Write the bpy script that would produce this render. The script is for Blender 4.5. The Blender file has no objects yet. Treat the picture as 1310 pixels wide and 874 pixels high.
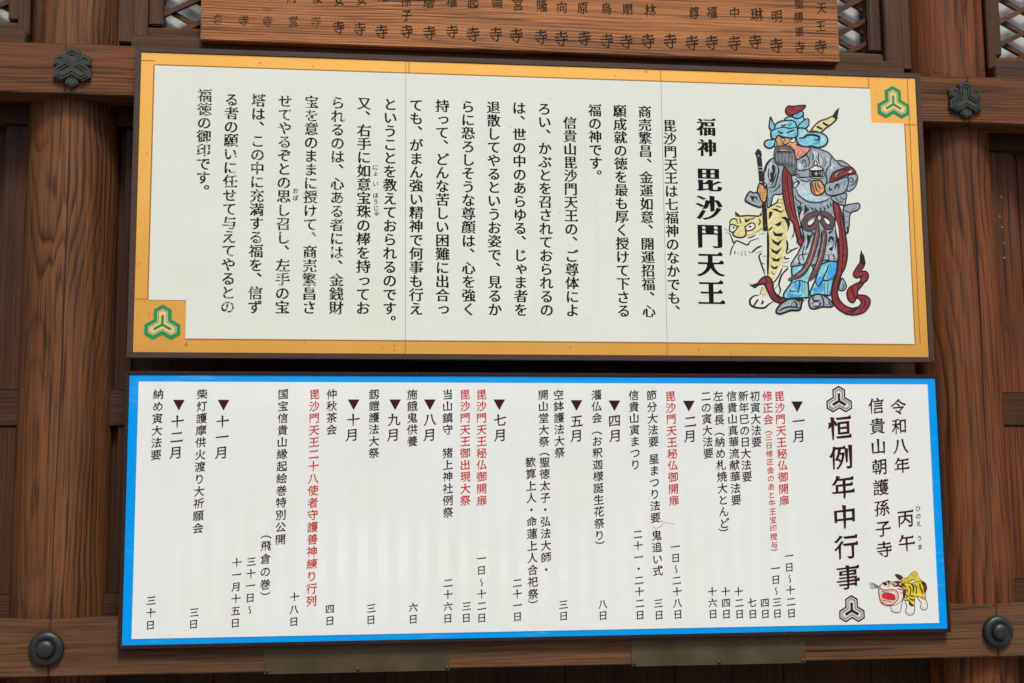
import bpy, bmesh, math, random
from mathutils import Vector, Matrix
from mathutils.geometry import tessellate_polygon, delaunay_2d_cdt

S = bpy.context.scene
C = S.collection
random.seed(7)
R = math.radians

# ------------------------------------------------------------------ camera
YAW, PITCH, ROLL = 0.1256, 0.1277, -0.0085
CAM = Vector((0.7736, -4.7558, 1.653))
FPX = 1684.1                       # focal length in pixels of a 1310 px wide picture
cy, sy, cp, sp = math.cos(YAW), math.sin(YAW), math.cos(PITCH), math.sin(PITCH)
FWD = Vector((sy * cp, cy * cp, sp))
_r = Vector((cy, -sy, 0)); _u = _r.cross(FWD)
RGT = _r * math.cos(ROLL) + _u * math.sin(ROLL)
UPV = -_r * math.sin(ROLL) + _u * math.cos(ROLL)
cam_d = bpy.data.cameras.new('camera')
cam = bpy.data.objects.new('camera', cam_d); C.objects.link(cam)
cam.matrix_world = Matrix(((RGT.x, UPV.x, -FWD.x, CAM.x), (RGT.y, UPV.y, -FWD.y, CAM.y), (RGT.z, UPV.z, -FWD.z, CAM.z), (0, 0, 0, 1)))
cam_d.sensor_width = 36; cam_d.lens = FPX / 1310 * 36; cam_d.sensor_fit = 'HORIZONTAL'
cam_d.clip_start = 0.05; cam_d.clip_end = 500
S.camera = cam

# ------------------------------------------------------------------ light
SUN_EL, SUN_AZ = R(55), R(10)      # in front of the wall, a little to the right of the viewer
w = bpy.data.worlds.new('World'); S.world = w; w.use_nodes = True
nt = w.node_tree; bg = nt.nodes['Background']
sky = nt.nodes.new('ShaderNodeTexSky'); sky.sky_type = 'NISHITA'; sky.sun_disc = False
sky.sun_elevation = SUN_EL; sky.sun_rotation = R(180) - SUN_AZ
sky.air_density = 0.8; sky.dust_density = 4.0; sky.ozone_density = 0.6
nt.links.new(sky.outputs[0], bg.inputs[0]); bg.inputs[1].default_value = 0.07
sd = bpy.data.lights.new('sun', 'SUN'); sd.energy = 1.5; sd.angle = R(13); sd.color = (1.0, 0.965, 0.90)
sun = bpy.data.objects.new('sun', sd); C.objects.link(sun)
sdir = Vector((math.sin(SUN_AZ) * math.cos(SUN_EL), -math.cos(SUN_AZ) * math.cos(SUN_EL), math.sin(SUN_EL)))
sun.rotation_euler = sdir.to_track_quat('Z', 'Y').to_euler(); sun.location = (3, -6, 9)
S.view_settings.view_transform = 'Standard'; S.view_settings.look = 'None'
S.view_settings.exposure = 0.78; S.view_settings.gamma = 1

# ------------------------------------------------------------------ helpers
def ray(px, py, Y=0.0):
    d = FWD + RGT * ((px - 655) / FPX) - UPV * ((py - 437) / FPX)
    return CAM + d * ((Y - CAM.y) / d.y)
def px2m(px, py, n, Y=0.0):        # size in metres of n photo pixels at that place
    p = ray(px, py, Y); return n * (p - CAM).dot(FWD) / FPX

def tag(o, label=None, cat=None, group=None, kind=None):
    if label: o['label'] = label
    if cat: o['category'] = cat
    if group: o['group'] = group
    if kind: o['kind'] = kind
    return o
def thing(name, loc, label, cat, group=None):
    o = bpy.data.objects.new(name, None); C.objects.link(o); o.location = loc
    o.empty_display_size = 0.1; o['kind'] = 'thing'
    return tag(o, label, cat, group)
def link(name, me, mats, parent=None):
    o = bpy.data.objects.new(name, me); C.objects.link(o)
    for m in (mats if isinstance(mats, (list, tuple)) else [mats]): me.materials.append(m)
    if parent is not None:
        o.parent = parent
        base = Vector((0, 0, 0)); q = parent
        while q is not None: base += q.location; q = q.parent
        o.location = -base         # mesh data stays in world coordinates
    return o
def from_bm(name, bm, mats, parent=None, smooth=None):
    me = bpy.data.meshes.new(name); bmesh.ops.recalc_face_normals(bm, faces=bm.faces)
    bm.to_mesh(me); bm.free()
    if smooth is not None:
        for p in me.polygons: p.use_smooth = True
        me.set_sharp_from_angle(angle=R(smooth))
    return link(name, me, mats, parent)
def box(bm, x0, x1, y0, y1, z0, z1, bev=0.0, sag=0.0):
    b2 = bmesh.new()
    v = [b2.verts.new((x, y, z)) for x in (x0, x1) for y in (y0, y1) for z in (z0, z1)]
    for f in ((0, 1, 3, 2), (4, 6, 7, 5), (0, 4, 5, 1), (2, 3, 7, 6), (0, 2, 6, 4), (1, 5, 7, 3)): b2.faces.new([v[i] for i in f])
    if bev: bmesh.ops.bevel(b2, geom=b2.edges[:], offset=bev, segments=2, affect='EDGES')
    merge(bm, b2, sag)
def merge(bm, b2, sag=0.0):
    mp = {}
    for a in b2.verts: mp[a] = bm.verts.new((a.co.x, a.co.y, a.co.z + sag * a.co.x))
    for f in b2.faces:
        g = bm.faces.new([mp[a] for a in f.verts]); g.material_index = f.material_index; g.smooth = f.smooth
    b2.free()
def prism(bm, pts, y0, y1, bev=0.0):   # pts are (x, z); front at y0
    b2 = bmesh.new()
    f = b2.faces.new([b2.verts.new((x, y0, z)) for x, z in pts])
    r = bmesh.ops.extrude_face_region(b2, geom=[f])
    for a in r['geom']:
        if isinstance(a, bmesh.types.BMVert): a.co.y = y1
    bmesh.ops.recalc_face_normals(b2, faces=b2.faces)
    if bev:
        es = [e for e in b2.edges if all(abs(v.co.y - y0) < 1e-6 for v in e.verts)]
        bmesh.ops.bevel(b2, geom=es, offset=bev, segments=2, affect='EDGES')
    merge(bm, b2)
def ring(bm, outer, inner, y0, y1):     # frame between two (x, z) loops of equal length
    n = len(outer)
    L = [[bm.verts.new((x, y, z)) for x, z in lp] for lp in (outer, inner) for y in (y0, y1)]
    of, ob, jf, jb = L
    for i in range(n):
        j = (i + 1) % n
        for a, b in ((of, jf), (ob, of), (jf, jb), (jb, ob)):
            bm.faces.new((a[i], a[j], b[j], b[i]))
def lathe(bm, prof, c, n=48):           # prof: (radius, y) about an axis along y through c=(x,z)
    rows = []
    for r, y in prof:
        rows.append([bm.verts.new((c[0] + r * math.cos(2 * math.pi * k / n), y, c[1] + r * math.sin(2 * math.pi * k / n))) for k in range(n)] if r > 1e-6 else [bm.verts.new((c[0], y, c[1]))])
    for a, b in zip(rows, rows[1:]):
        for k in range(n):
            q = (k + 1) % n
            f = [a[k % len(a)], a[q % len(a)], b[q % len(b)], b[k % len(b)]]
            f = list(dict.fromkeys(f))
            if len(f) > 2: bm.faces.new(f)
def tube(bm, pts, rad, n=8):
    pts = [Vector(p) for p in pts]; rows = []
    for i, p in enumerate(pts):
        t = (pts[min(i + 1, len(pts) - 1)] - pts[max(i - 1, 0)]).normalized()
        a = t.orthogonal().normalized() if i == 0 else (rows_a - t * rows_a.dot(t)).normalized()
        rows_a = a; b = t.cross(a)
        rows.append([bm.verts.new(p + (a * math.cos(2 * math.pi * k / n) + b * math.sin(2 * math.pi * k / n)) * rad) for k in range(n)])
    for r0, r1 in zip(rows, rows[1:]):
        for k in range(n): bm.faces.new((r0[k], r0[(k + 1) % n], r1[(k + 1) % n], r1[k]))
    bm.faces.new(rows[0]); bm.faces.new(rows[-1])

# ------------------------------------------------------------------ materials
class NB:
    def __init__(s, name):
        s.m = bpy.data.materials.new(name); s.m.use_nodes = True
        s.t = s.m.node_tree; s.b = s.t.nodes['Principled BSDF']
        s.tc = None
    def n(s, typ, **kw):
        o = s.t.nodes.new('ShaderNode' + typ)
        for k, v in kw.items(): setattr(o, k, v)
        return o
    def l(s, a, b): s.t.links.new(a, b)
    def obj(s):
        if s.tc is None: s.tc = s.n('TexCoord')
        return s.tc.outputs['Object']
    def mapped(s, scale, loc=(0, 0, 0), src=None):
        m = s.n('Mapping'); m.inputs['Scale'].default_value = scale; m.inputs['Location'].default_value = loc
        s.l(src or s.obj(), m.inputs[0]); return m.outputs[0]
    def noise(s, vec, scale, detail=4, rough=0.55, out='Fac'):
        o = s.n('TexNoise'); o.inputs['Scale'].default_value = scale; o.inputs['Detail'].default_value = detail
        o.inputs['Roughness'].default_value = rough; s.l(vec, o.inputs['Vector']); return o.outputs[out]
    def math(s, op, a, b=None, c=None):
        o = s.n('Math', operation=op)
        for i, v in enumerate((a, b, c)):
            if v is None: continue
            if isinstance(v, (int, float)): o.inputs[i].default_value = v
            else: s.l(v, o.inputs[i])
        return o.outputs[0]
    def vm(s, op, a, b=None, out=0):
        o = s.n('VectorMath', operation=op)
        for i, v in enumerate((a, b)):
            if v is None: continue
            if isinstance(v, tuple): o.inputs[i].default_value = v
            else: s.l(v, o.inputs[i])
        return o.outputs[out]
    def ramp(s, fac, stops, interp='LINEAR'):
        o = s.n('ValToRGB'); o.color_ramp.interpolation = interp; e = o.color_ramp.elements
        while len(e) < len(stops): e.new(0.5)
        for i, (p, c) in enumerate(stops):
            e[i].position = p; e[i].color = (*c, 1) if isinstance(c, tuple) else (c, c, c, 1)
        s.l(fac, o.inputs[0]); return o.outputs[0]
    def mix(s, fac, a, b, typ='MIX'):
        o = s.n('Mix', data_type='RGBA', blend_type=typ)
        for i, v in ((0, fac), (6, a), (7, b)):
            if isinstance(v, (int, float)): o.inputs[i].default_value = v
            elif isinstance(v, tuple): o.inputs[i].default_value = (*v, 1)
            else: s.l(v, o.inputs[i])
        return o.outputs[2]
    def bump(s, h, strength, dist=0.002):
        o = s.n('Bump'); o.inputs['Strength'].default_value = strength; o.inputs['Distance'].default_value = dist
        s.l(h, o.inputs['Height']); s.l(o.outputs[0], s.b.inputs['Normal'])
    def set(s, **kw):
        for k, v in kw.items():
            i = s.b.inputs[k.replace('_', ' ')]
            if isinstance(v, (int, float)): i.default_value = v
            elif isinstance(v, tuple): i.default_value = (*v, 1)
            else: s.l(v, i)
        return s.m

def srgb(r, g, b):
    f = lambda v: (v / 255 / 12.92) if v < 10.3 else ((v / 255 + 0.055) / 1.055) ** 2.4
    return (f(r), f(g), f(b))

def wood(name, axis, light, dark, freq=70, pith=(0, 0), off=(0, 0, 0), wob=0.05, wscale=1.6, contrast=1.0, blotch=0.45, rough=0.55, stretch=0.35):
    B = NB(name)
    al = {'X': 0, 'Z': 2}[axis]
    sc = [1.0, 1.0, 1.0]; sc[al] = stretch
    v = B.mapped(tuple(sc), off)
    wv = B.vm('SUBTRACT', B.noise(v, wscale, 2.2, 0.5, 'Color'), (0.5, 0.5, 0.5))
    wv2 = B.vm('SUBTRACT', B.noise(v, wscale * 5, 2, 0.5, 'Color'), (0.5, 0.5, 0.5))
    d = B.vm('ADD', B.vm('SCALE', wv), B.vm('SCALE', wv2))
    for nd, k in zip([x for x in B.t.nodes if x.type == 'VECT_MATH' and x.operation == 'SCALE'], (wob * 2, wob * 0.22)): nd.inputs['Scale'].default_value = k
    cvec = B.vm('ADD', B.obj(), d)
    mask = [1.0, 1.0, 1.0]; mask[al] = 0.0
    p3 = [pith[0], pith[1], 0.0] if axis == 'Z' else [0.0, pith[0], pith[1]]
    flat = B.vm('MULTIPLY', B.vm('SUBTRACT', cvec, tuple(p3)), tuple(mask))
    dist = B.vm('LENGTH', flat, out='Value'); freq = freq * 2.1
    fr = B.math('FRACT', B.math('MULTIPLY', dist, freq))
    ringv = B.ramp(fr, [(0.0, 0.15), (0.12, 0.0), (0.55, 0.25), (0.86, 1.0), (1.0, 0.15)])
    fs = [160.0, 160.0, 160.0]; fs[al] = 3.5
    fib = B.noise(B.mapped(tuple(fs), off), 1.0, 3, 0.6)
    fs2 = [26.0, 26.0, 26.0]; fs2[al] = 1.2
    streak = B.noise(B.mapped(tuple(fs2), off), 1.0, 3, 0.6)
    bl = B.noise(B.mapped(tuple(0.7 * k for k in sc), (off[0] + 3, off[1], off[2])), 3.2, 4, 0.6)
    vis = B.ramp(B.noise(B.mapped(tuple(sc), (off[0] + 5, off[1] + 2, off[2])), 5.5, 3, 0.5), [(0.36, 0.22), (0.66, 1.0)])
    fac = B.math('MULTIPLY', B.math('MULTIPLY', ringv, contrast), vis)
    fs3 = [9.0, 9.0, 9.0]; fs3[al] = 0.5
    wide = B.noise(B.mapped(tuple(fs3), (off[0], off[1] + 7, off[2])), 1.0, 4, 0.6)
    fac = B.math('ADD', fac, B.math('MULTIPLY', B.math('SUBTRACT', wide, 0.48), 1.3))
    fac = B.math('ADD', fac, B.math('MULTIPLY', B.math('SUBTRACT', streak, 0.5), 1.25))
    fac = B.math('ADD', fac, B.math('MULTIPLY', B.math('SUBTRACT', fib, 0.5), 1.0))
    fac = B.math('ADD', B.math('MULTIPLY', fac, 1.18), 0.02)
    light = (light[0] * 0.92, light[1] * 0.86, light[2] * 0.72)
    col = B.mix(B.n('Clamp').outputs[0], light, dark)
    B.l(fac, [x for x in B.t.nodes if x.type == 'CLAMP'][0].inputs[0])
    fs4 = [75.0, 75.0, 75.0]; fs4[al] = 1.6
    ck = B.noise(B.mapped(tuple(fs4), (off[0] + 1, off[1] + 4, off[2])), 1.0, 3, 0.55)
    fs5 = [330.0, 330.0, 330.0]; fs5[al] = 4.0
    fine = B.noise(B.mapped(tuple(fs5), off), 1.0, 2, 0.6)
    col = B.mix(B.ramp(ck, [(0.63, 0.0), (0.70, 0.85)]), col, tuple(c * 0.42 for c in dark))
    col = B.mix(B.ramp(ck, [(0.27, 0.55), (0.36, 0.0)]), col, tuple(min(1, c * 1.35) for c in light))
    col = B.mix(B.ramp(fine, [(0.30, 0.65), (0.55, 0.0)]), col, tuple(c * 0.9 for c in dark))
    kn = B.noise(B.mapped(tuple(4.0 if i != al else 1.9 for i in range(3)), (off[0], off[1] + 9, off[2] + 2)), 2.2, 2, 0.4)
    col = B.mix(B.ramp(kn, [(0.735, 0.0), (0.78, 0.9)]), col, tuple(c * 0.4 for c in dark))
    bf = B.ramp(bl, [(0.32, 0.0), (0.68, 1.0)])
    col = B.mix(B.math('MULTIPLY', bf, blotch), col, tuple(c * 0.38 for c in dark), 'MIX')
    gm = B.ramp(B.noise(B.mapped((1.5, 1.5, 1.5), (off[0], 4, off[2])), 2.0, 3), [(0.45, 0.0), (0.75, 0.16)])
    col = B.mix(gm, col, (0.10, 0.065, 0.04))
    h = B.math('ADD', B.math('ADD', B.math('MULTIPLY', ringv, -0.5), fib), B.math('MULTIPLY', fine, 0.5))
    B.bump(h, 0.35, 0.0022)
    return B.set(Base_Color=col, Roughness=B.ramp(fib, [(0.3, rough - 0.12), (0.7, rough + 0.12)]), Specular_IOR_Level=0.22)

def plain(name, col, rough=0.5, metal=0.0, spec=0.5, var=0.0, vs=8, bump=0.0, coat=0.0):
    B = NB(name); c = col
    if var or bump:
        n = B.noise(B.obj(), vs, 4)
        if var: c = B.mix(B.ramp(n, [(0.3, 0.0), (0.7, 1.0)]), tuple(k * (1 - var) for k in col), tuple(min(1, k * (1 + var)) for k in col))
        if bump: B.bump(n, bump, 0.001)
    B.set(Base_Color=c, Roughness=rough, Metallic=metal, Specular_IOR_Level=spec)
    if coat: B.set(Coat_Weight=coat)
    return B.m

M = {}
M['pillar_a'] = wood('wood_pillar_left', 'Z', (0.27, 0.112, 0.046), (0.044, 0.0165, 0.0075), 62, (-0.285, 0.20), (0, 0, 0), 0.075, 1.5, 0.85, 0.5)
M['pillar_b'] = wood('wood_pillar_right', 'Z', (0.29, 0.098, 0.037), (0.046, 0.0145, 0.006), 34, (3.26, 0.22), (4, 1, 2), 0.10, 1.3, 0.8, 0.5)
M['beam'] = wood('wood_beam', 'X', (0.25, 0.094, 0.037), (0.028, 0.0105, 0.005), 45, (0.12, 3.30), (1.2, 0, 0), 0.05, 1.6, 0.8, 0.45)
M['beam_b'] = wood('wood_beam_weathered', 'X', (0.21, 0.108, 0.058), (0.034, 0.0155, 0.0085), 40, (0.14, 1.24), (5.2, 0, 3), 0.05, 1.6, 0.6, 0.45)
M['plank'] = wood('wood_plank', 'X', (0.56, 0.235, 0.09), (0.075, 0.023, 0.008), 42, (0.10, 3.62), (7.1, 2, 1), 0.085, 1.1, 0.85, 0.25, 0.45, 0.28)
M['wall'] = wood('wood_wall', 'Z', (0.085, 0.031, 0.0135), (0.019, 0.007, 0.0035), 40, (-0.6, 0.4), (9, 3, 0), 0.06, 1.5, 0.6, 0.5)
M['wall_r'] = wood('wood_wall_reddish', 'Z', (0.22, 0.070, 0.026), (0.028, 0.0085, 0.004), 30, (3.5, 0.32), (2, 6, 0), 0.07, 1.5, 0.7, 0.5)
M['rail'] = wood('wood_rail', 'X', (0.095, 0.038, 0.017), (0.024, 0.0095, 0.005), 40, (0.3, 2.0), (3, 8, 0), 0.05, 1.5, 0.6, 0.4)
M['frame_w'] = wood('wood_window_frame', 'X', (0.125, 0.06, 0.031), (0.036, 0.016, 0.0085), 30, (0.3, 3.5), (6, 2, 0), 0.04, 1.4, 0.5, 0.35)
M['frame_v'] = wood('wood_window_stile', 'Z', (0.12, 0.058, 0.03), (0.036, 0.016, 0.0085), 30, (0.1, 0.3), (6, 2, 4), 0.04, 1.4, 0.5, 0.35)
M['lattice'] = wood('wood_lattice', 'X', (0.13, 0.058, 0.028), (0.035, 0.014, 0.007), 30, (0.3, 3.5), (2, 9, 0), 0.04, 1.4, 0.5, 0.3)
M['crack'] = plain('crack_dark', (0.018, 0.009, 0.006), 0.8)
M['paper'] = plain('window_paper', (0.66, 0.68, 0.68), 0.4, var=0.05, vs=5)
M['bronze'] = plain('dark_bronze', (0.030, 0.031, 0.021), 0.55, 0.2, 0.5, var=0.35, vs=30, bump=0.25)
M['iron'] = plain('black_iron', (0.028, 0.031, 0.030), 0.42, 0.35, 0.5, var=0.25, vs=25, bump=0.15)
M['plate'] = plain('dull_brass', (0.085, 0.063, 0.032), 0.5, 0.35, 0.5, var=0.3, vs=7, bump=0.1)
M['screw'] = plain('screw_metal', (0.06, 0.06, 0.055), 0.4, 0.7, var=0.2, vs=40)
M['screw_pale'] = plain('pale_nail', (0.30, 0.22, 0.13), 0.5, var=0.4, vs=90)
M['wire'] = plain('copper_wire', (0.16, 0.055, 0.03), 0.5, 0.6, var=0.3, vs=60)

def mat_frame(name, base, speck, amount, rough=0.45):
    B = NB(name)
    n = B.noise(B.obj(), 260, 2, 0.5); g = B.noise(B.mapped((3, 30, 30)), 3, 4)
    c = B.mix(B.ramp(g, [(0.35, 0.0), (0.7, 0.5)]), base, tuple(k * 1.9 for k in base))
    c = B.mix(B.ramp(n, [(amount, 0.0), (amount + 0.05, 1.0)]), c, speck)
    B.bump(n, 0.1, 0.0005)
    return B.set(Base_Color=c, Roughness=0.6, Specular_IOR_Level=0.2)
M['frame_u'] = mat_frame('brown_painted_frame', (0.060, 0.036, 0.028), (0.35, 0.3, 0.27), 0.74)
M['frame_l'] = mat_frame('dark_speckled_frame', (0.020, 0.010, 0.009), (0.32, 0.28, 0.26), 0.68)

def mat_gold():
    B = NB('gold_paper')
    n = B.noise(B.obj(), 3.0, 4); f = B.noise(B.mapped((60, 60, 60)), 1, 3)
    c = B.mix(B.ramp(n, [(0.3, 0.0), (0.7, 1.0)]), (0.95, 0.475, 0.085), (0.98, 0.54, 0.12))
    sp_ = B.noise(B.mapped((1, 1, 1), (3, 1, 4)), 46, 1, 0.4)
    c = B.mix(B.ramp(sp_, [(0.735, 0.0), (0.78, 0.75)]), c, (0.55, 0.20, 0.03))
    B.bump(f, 0.06, 0.0006)
    return B.set(Base_Color=c, Metallic=0.55, Roughness=0.25, Specular_IOR_Level=0.5)
M['gold'] = mat_gold()
def mat_sheet(name, col, rough, spec, dirt):
    B = NB(name)
    n = B.noise(B.mapped((0.9, 0.9, 0.9), (2, 0, 5)), 2.4, 4, 0.6)
    s = B.noise(B.mapped((16, 1, 0.9)), 1.0, 4, 0.65)
    c = B.mix(B.ramp(n, [(0.35, 0.0), (0.7, 1.0)]), col, tuple(k * m for k, m in zip(col, (0.955, 0.965, 0.945))))
    c = B.mix(B.ramp(s, [(0.58, 0.0), (0.78, dirt)]), c, tuple(k * 0.80 for k in col))
    g = B.noise(B.mapped((1, 1, 1), (7, 2, 1)), 55, 1, 0.4)
    c = B.mix(B.ramp(g, [(0.785, 0.0), (0.81, dirt * 1.6)]), c, (0.36, 0.30, 0.22))
    B.bump(B.noise(B.obj(), 9, 3), 0.004 if rough < 0.2 else 0.05, 0.002)
    return B.set(Base_Color=c, Roughness=rough, Specular_IOR_Level=spec)
WHITE_U = (0.735, 0.77, 0.695)
M['sheet_u'] = mat_sheet('white_painted_sheet', WHITE_U, 0.55, 0.3, 0.35)
M['sheet_l'] = mat_sheet('white_glossy_sheet', (0.82, 0.85, 0.83), 0.02, 0.5, 0.14)
_p = M['sheet_l'].node_tree.nodes['Principled BSDF']; _p.inputs['Coat Weight'].default_value = 1.0; _p.inputs['Coat Roughness'].default_value = 0.02; _p.inputs['Coat IOR'].default_value = 1.3
def mat_blue():
    B = NB('blue_border')
    s = B.noise(B.mapped((6, 1, 70), (1, 0, 2)), 1.0, 4, 0.7); m_ = B.noise(B.mapped((1, 1, 1), (9, 0, 3)), 2.6, 2)
    f = B.math('MULTIPLY', B.ramp(s, [(0.54, 0.0), (0.70, 0.6)]), B.ramp(m_, [(0.50, 0.0), (0.62, 1.0)]))
    c = B.mix(f, (0.003, 0.325, 0.88), (0.20, 0.56, 0.90))
    return B.set(Base_Color=c, Roughness=0.08, Specular_IOR_Level=0.4)
M['blue'] = mat_blue()
M['ink'] = plain('black_ink', (0.008, 0.008, 0.009), 0.6, spec=0.08)
def mat_worn(name, lo, hi):
    B = NB(name)
    n = B.noise(B.mapped((1.0, 1, 1.9)), 75, 4, 0.7); n2 = B.noise(B.mapped((1, 1, 1), (4, 0, 4)), 9, 2)
    v = B.math('ADD', n, B.math('MULTIPLY', B.math('SUBTRACT', n2, 0.5), 0.35))
    c = B.mix(B.ramp(v, [(lo, 0.0), (hi, 1.0)]), (0.009, 0.009, 0.01), (0.70, 0.735, 0.66))
    return B.set(Base_Color=c, Roughness=0.6, Specular_IOR_Level=0.08)
M['ink_worn'] = mat_worn('worn_black_ink', 0.56, 0.62)
M['ink_slight'] = mat_worn('slightly_worn_black_ink', 0.66, 0.72)
M['ink_brown'] = plain('dark_brown_ink', (0.022, 0.010, 0.011), 0.25, spec=0.25)
M['ink_head'] = plain('maroon_ink', (0.040, 0.010, 0.013), 0.25, spec=0.25)
M['ink_red'] = plain('red_ink', (0.56, 0.030, 0.036), 0.25, spec=0.4)
M['ink_plank'] = mat_worn('brushed_black_ink', 0.58, 0.74)
for nd in M['ink_plank'].node_tree.nodes:
    if nd.type == 'MIX': nd.inputs[6].default_value = (0.028, 0.016, 0.010, 1); nd.inputs[7].default_value = (0.20, 0.085, 0.035, 1)
M['ink_faint'] = mat_worn('faded_black_ink', 0.48, 0.62)
for nd in M['ink_faint'].node_tree.nodes:
    if nd.type == 'MIX': nd.inputs[6].default_value = (0.05, 0.022, 0.012, 1); nd.inputs[7].default_value = (0.24, 0.10, 0.04, 1)
M['green'] = plain('emblem_green', (0.006, 0.26, 0.085), 0.45, spec=0.35, var=0.1, vs=30)
M['gold_line'] = plain('pale_gold_paint', (0.83, 0.58, 0.22), 0.45, spec=0.35, metal=0.2)
M['seam'] = plain('sheet_seam', (0.24, 0.26, 0.22), 0.6, spec=0.2)
M['seam_gold'] = plain('gold_seam', (0.34, 0.17, 0.035), 0.6, spec=0.2)
PAINT = {'GR': (0.285, 0.365, 0.405), 'GL': (0.46, 0.55, 0.59), 'BL': (0.20, 0.56, 0.78), 'B2': (0.045, 0.36, 0.80), 'BP': (0.40, 0.70, 0.82),
         'RD': (0.28, 0.018, 0.022), 'YE': (0.82, 0.69, 0.30), 'WH': (0.76, 0.77, 0.70), 'SK': (0.68, 0.33, 0.12), 'PK': (0.74, 0.28, 0.24),
         'BK': (0.012, 0.012, 0.014), 'MV': (0.12, 0.062, 0.072), 'DG': (0.13, 0.135, 0.15), 'Y2': (0.85, 0.60, 0.025), 'R2': (0.66, 0.008, 0.015), 'RO': (0.50, 0.05, 0.05), 'BR': (0.075, 0.020, 0.010), 'SM': (0.50, 0.40, 0.27), 'OR': (0.72, 0.30, 0.03)}
PKEYS = list(PAINT)
PM = []
for k in PKEYS:
    B = NB('paint_' + {'GR': 'grey', 'GL': 'light_grey', 'BL': 'sky_blue', 'B2': 'bright_blue', 'BP': 'pale_blue', 'RD': 'dark_red', 'YE': 'straw_yellow', 'WH': 'white', 'SK': 'tan', 'PK': 'pink', 'BK': 'black', 'MV': 'mauve', 'DG': 'charcoal', 'Y2': 'yellow', 'R2': 'red', 'RO': 'rose_red', 'BR': 'brown', 'SM': 'pale_brown', 'OR': 'orange'}[k])
    c = PAINT[k]
    if k not in ('BK', 'WH'):
        n = B.noise(B.mapped((1, 1, 1)), 60, 4, 0.65)
        c = B.mix(B.ramp(n, [(0.32, 0.0), (0.70, 1.0)]), tuple(v * 0.72 for v in c), tuple(min(0.85, v * 1.3 + 0.02) for v in c))
    B.set(Base_Color=c, Roughness=0.5, Specular_IOR_Level=0.3); PM.append(B.m)

# ------------------------------------------------------------------ ground and the far side of the courtyard
bm = bmesh.new(); box(bm, -900, 900, -900, 900, -0.2, 0.0)
g = NB('gravel'); n = g.noise(g.obj(), 40, 5, 0.7)
g.bump(n, 0.6, 0.01)
g.set(Base_Color=g.mix(g.ramp(n, [(0.3, 0.0), (0.7, 1.0)]), (0.22, 0.21, 0.19), (0.32, 0.31, 0.28)), Roughness=0.9)
tag(from_bm('ground', bm, g.m), kind='structure')
bm = bmesh.new(); box(bm, 0.0, 6.5, -110, -27, -0.05, 0.004)  # added pale slab, out of view, to brighten the calendar board's reflection
tag(from_bm('reflection_slab', bm, plain('pale_reflection_slab', (0.72, 0.68, 0.62), 0.8, var=0.06, vs=1)), kind='structure')
# the low building across the courtyard, behind the viewer (seen in the gloss of the boards)
far = thing('courtyard_building', (2.2, -8.2, 0), 'low courtyard building with a slatted window and tiled roof, mirrored in the glossy calendar board', 'building')
M['far_wall'] = plain('brown_boarding', (0.06, 0.035, 0.022), 0.7, var=0.3, vs=3)
M['far_tile'] = plain('grey_roof_tiles', (0.24, 0.235, 0.22), 0.6, var=0.3, vs=6)
b = bmesh.new()
box(b, -8, 12, -7.62, -7.5, 1.98, 2.7); box(b, -8, -0.75, -7.62, -7.5, 0.0, 1.979); box(b, 5.2, 12, -7.62, -7.5, 0.0, 1.979); box(b, -0.749, 5.199, -7.62, -7.5, 0.0, 0.66)
from_bm('wall', b, M['far_wall'], far)
b = bmesh.new()
x = -0.7
while x < 5.15: box(b, x, x + 0.092, -7.60, -7.54, 0.661, 1.979); x += 0.1865
from_bm('slats', b, M['far_wall'], far)
b = bmesh.new()
for y0, z0, y1, z1 in ((-6.7, 2.55, -9.4, 4.3), (-9.401, 4.3, -12.2, 2.55)):
    vs = []
    for k in range(121):
        xx = -9 + 22 * k / 120; dz = 0.05 if k % 2 else 0.0
        vs.append((b.verts.new((xx, y0, z0 + dz)), b.verts.new((xx, y1, z1 + dz)), b.verts.new((xx, y1, z1 - 0.12)), b.verts.new((xx, y0, z0 - 0.12))))
    for p, q in zip(vs, vs[1:]):
        for i in range(4): b.faces.new((p[i], q[i], q[(i + 1) % 4], p[(i + 1) % 4]))
from_bm('roof', b, M['far_tile'], far)


# ------------------------------------------------------------------ hall front
def pillar(x, m, label):
    t = thing('pillar', (x, 0.25, 0), label, 'pillar', 'round pillars of the hall front')
    b = bmesh.new(); n = 72; rows = []
    for z in (0, 0.9, 1.8, 2.4, 3.0, 3.4, 4.4):
        rr = 0.168 + 0.002 * math.sin(z * 2)
        ring_ = []
        for k in range(n):
            a = 2 * math.pi * k / n
            r_ = rr
            for ca, dep in ((-1.50 if x < 1 else -1.42, 0.006), (-2.05 if x > 1 else -1.75, 0.0035)):   # drying cracks
                da = abs((a - 2 * math.pi if a > math.pi else a) - ca - 0.02 * math.sin(3.1 * z))
                if da < 0.05: r_ -= dep * (1 - da / 0.05)
            ring_.append(b.verts.new((x + r_ * math.cos(a), 0.25 + r_ * math.sin(a), z)))
        rows.append(ring_)
    for a, c in zip(rows, rows[1:]):
        for k in range(n): b.faces.new((a[k], a[(k + 1) % n], c[(k + 1) % n], c[k]))
    b.faces.new(rows[0]); b.faces.new(rows[-1])
    from_bm('shaft', b, m, t, 60)
    b = bmesh.new()
    ca = -1.50 if x < 1 else -1.42
    pts = []
    for k in range(30):
        z = 1.15 + k * 0.1; a = ca + 0.02 * math.sin(3.1 * z) + 0.012 * math.sin(7 * z + x)
        pts.append((x + 0.1655 * math.cos(a), 0.25 + 0.1655 * math.sin(a), z))
    tube(b, pts, 0.0022, 6)
    from_bm('crack', b, M['crack'], t)
    return t
pillar(-0.252, M['pillar_a'], 'round timber pillar with bold wavy grain, left of the two sign boards')
pillar(3.21, M['pillar_b'], 'reddish round timber pillar with long cracks, right of the two sign boards')

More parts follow.
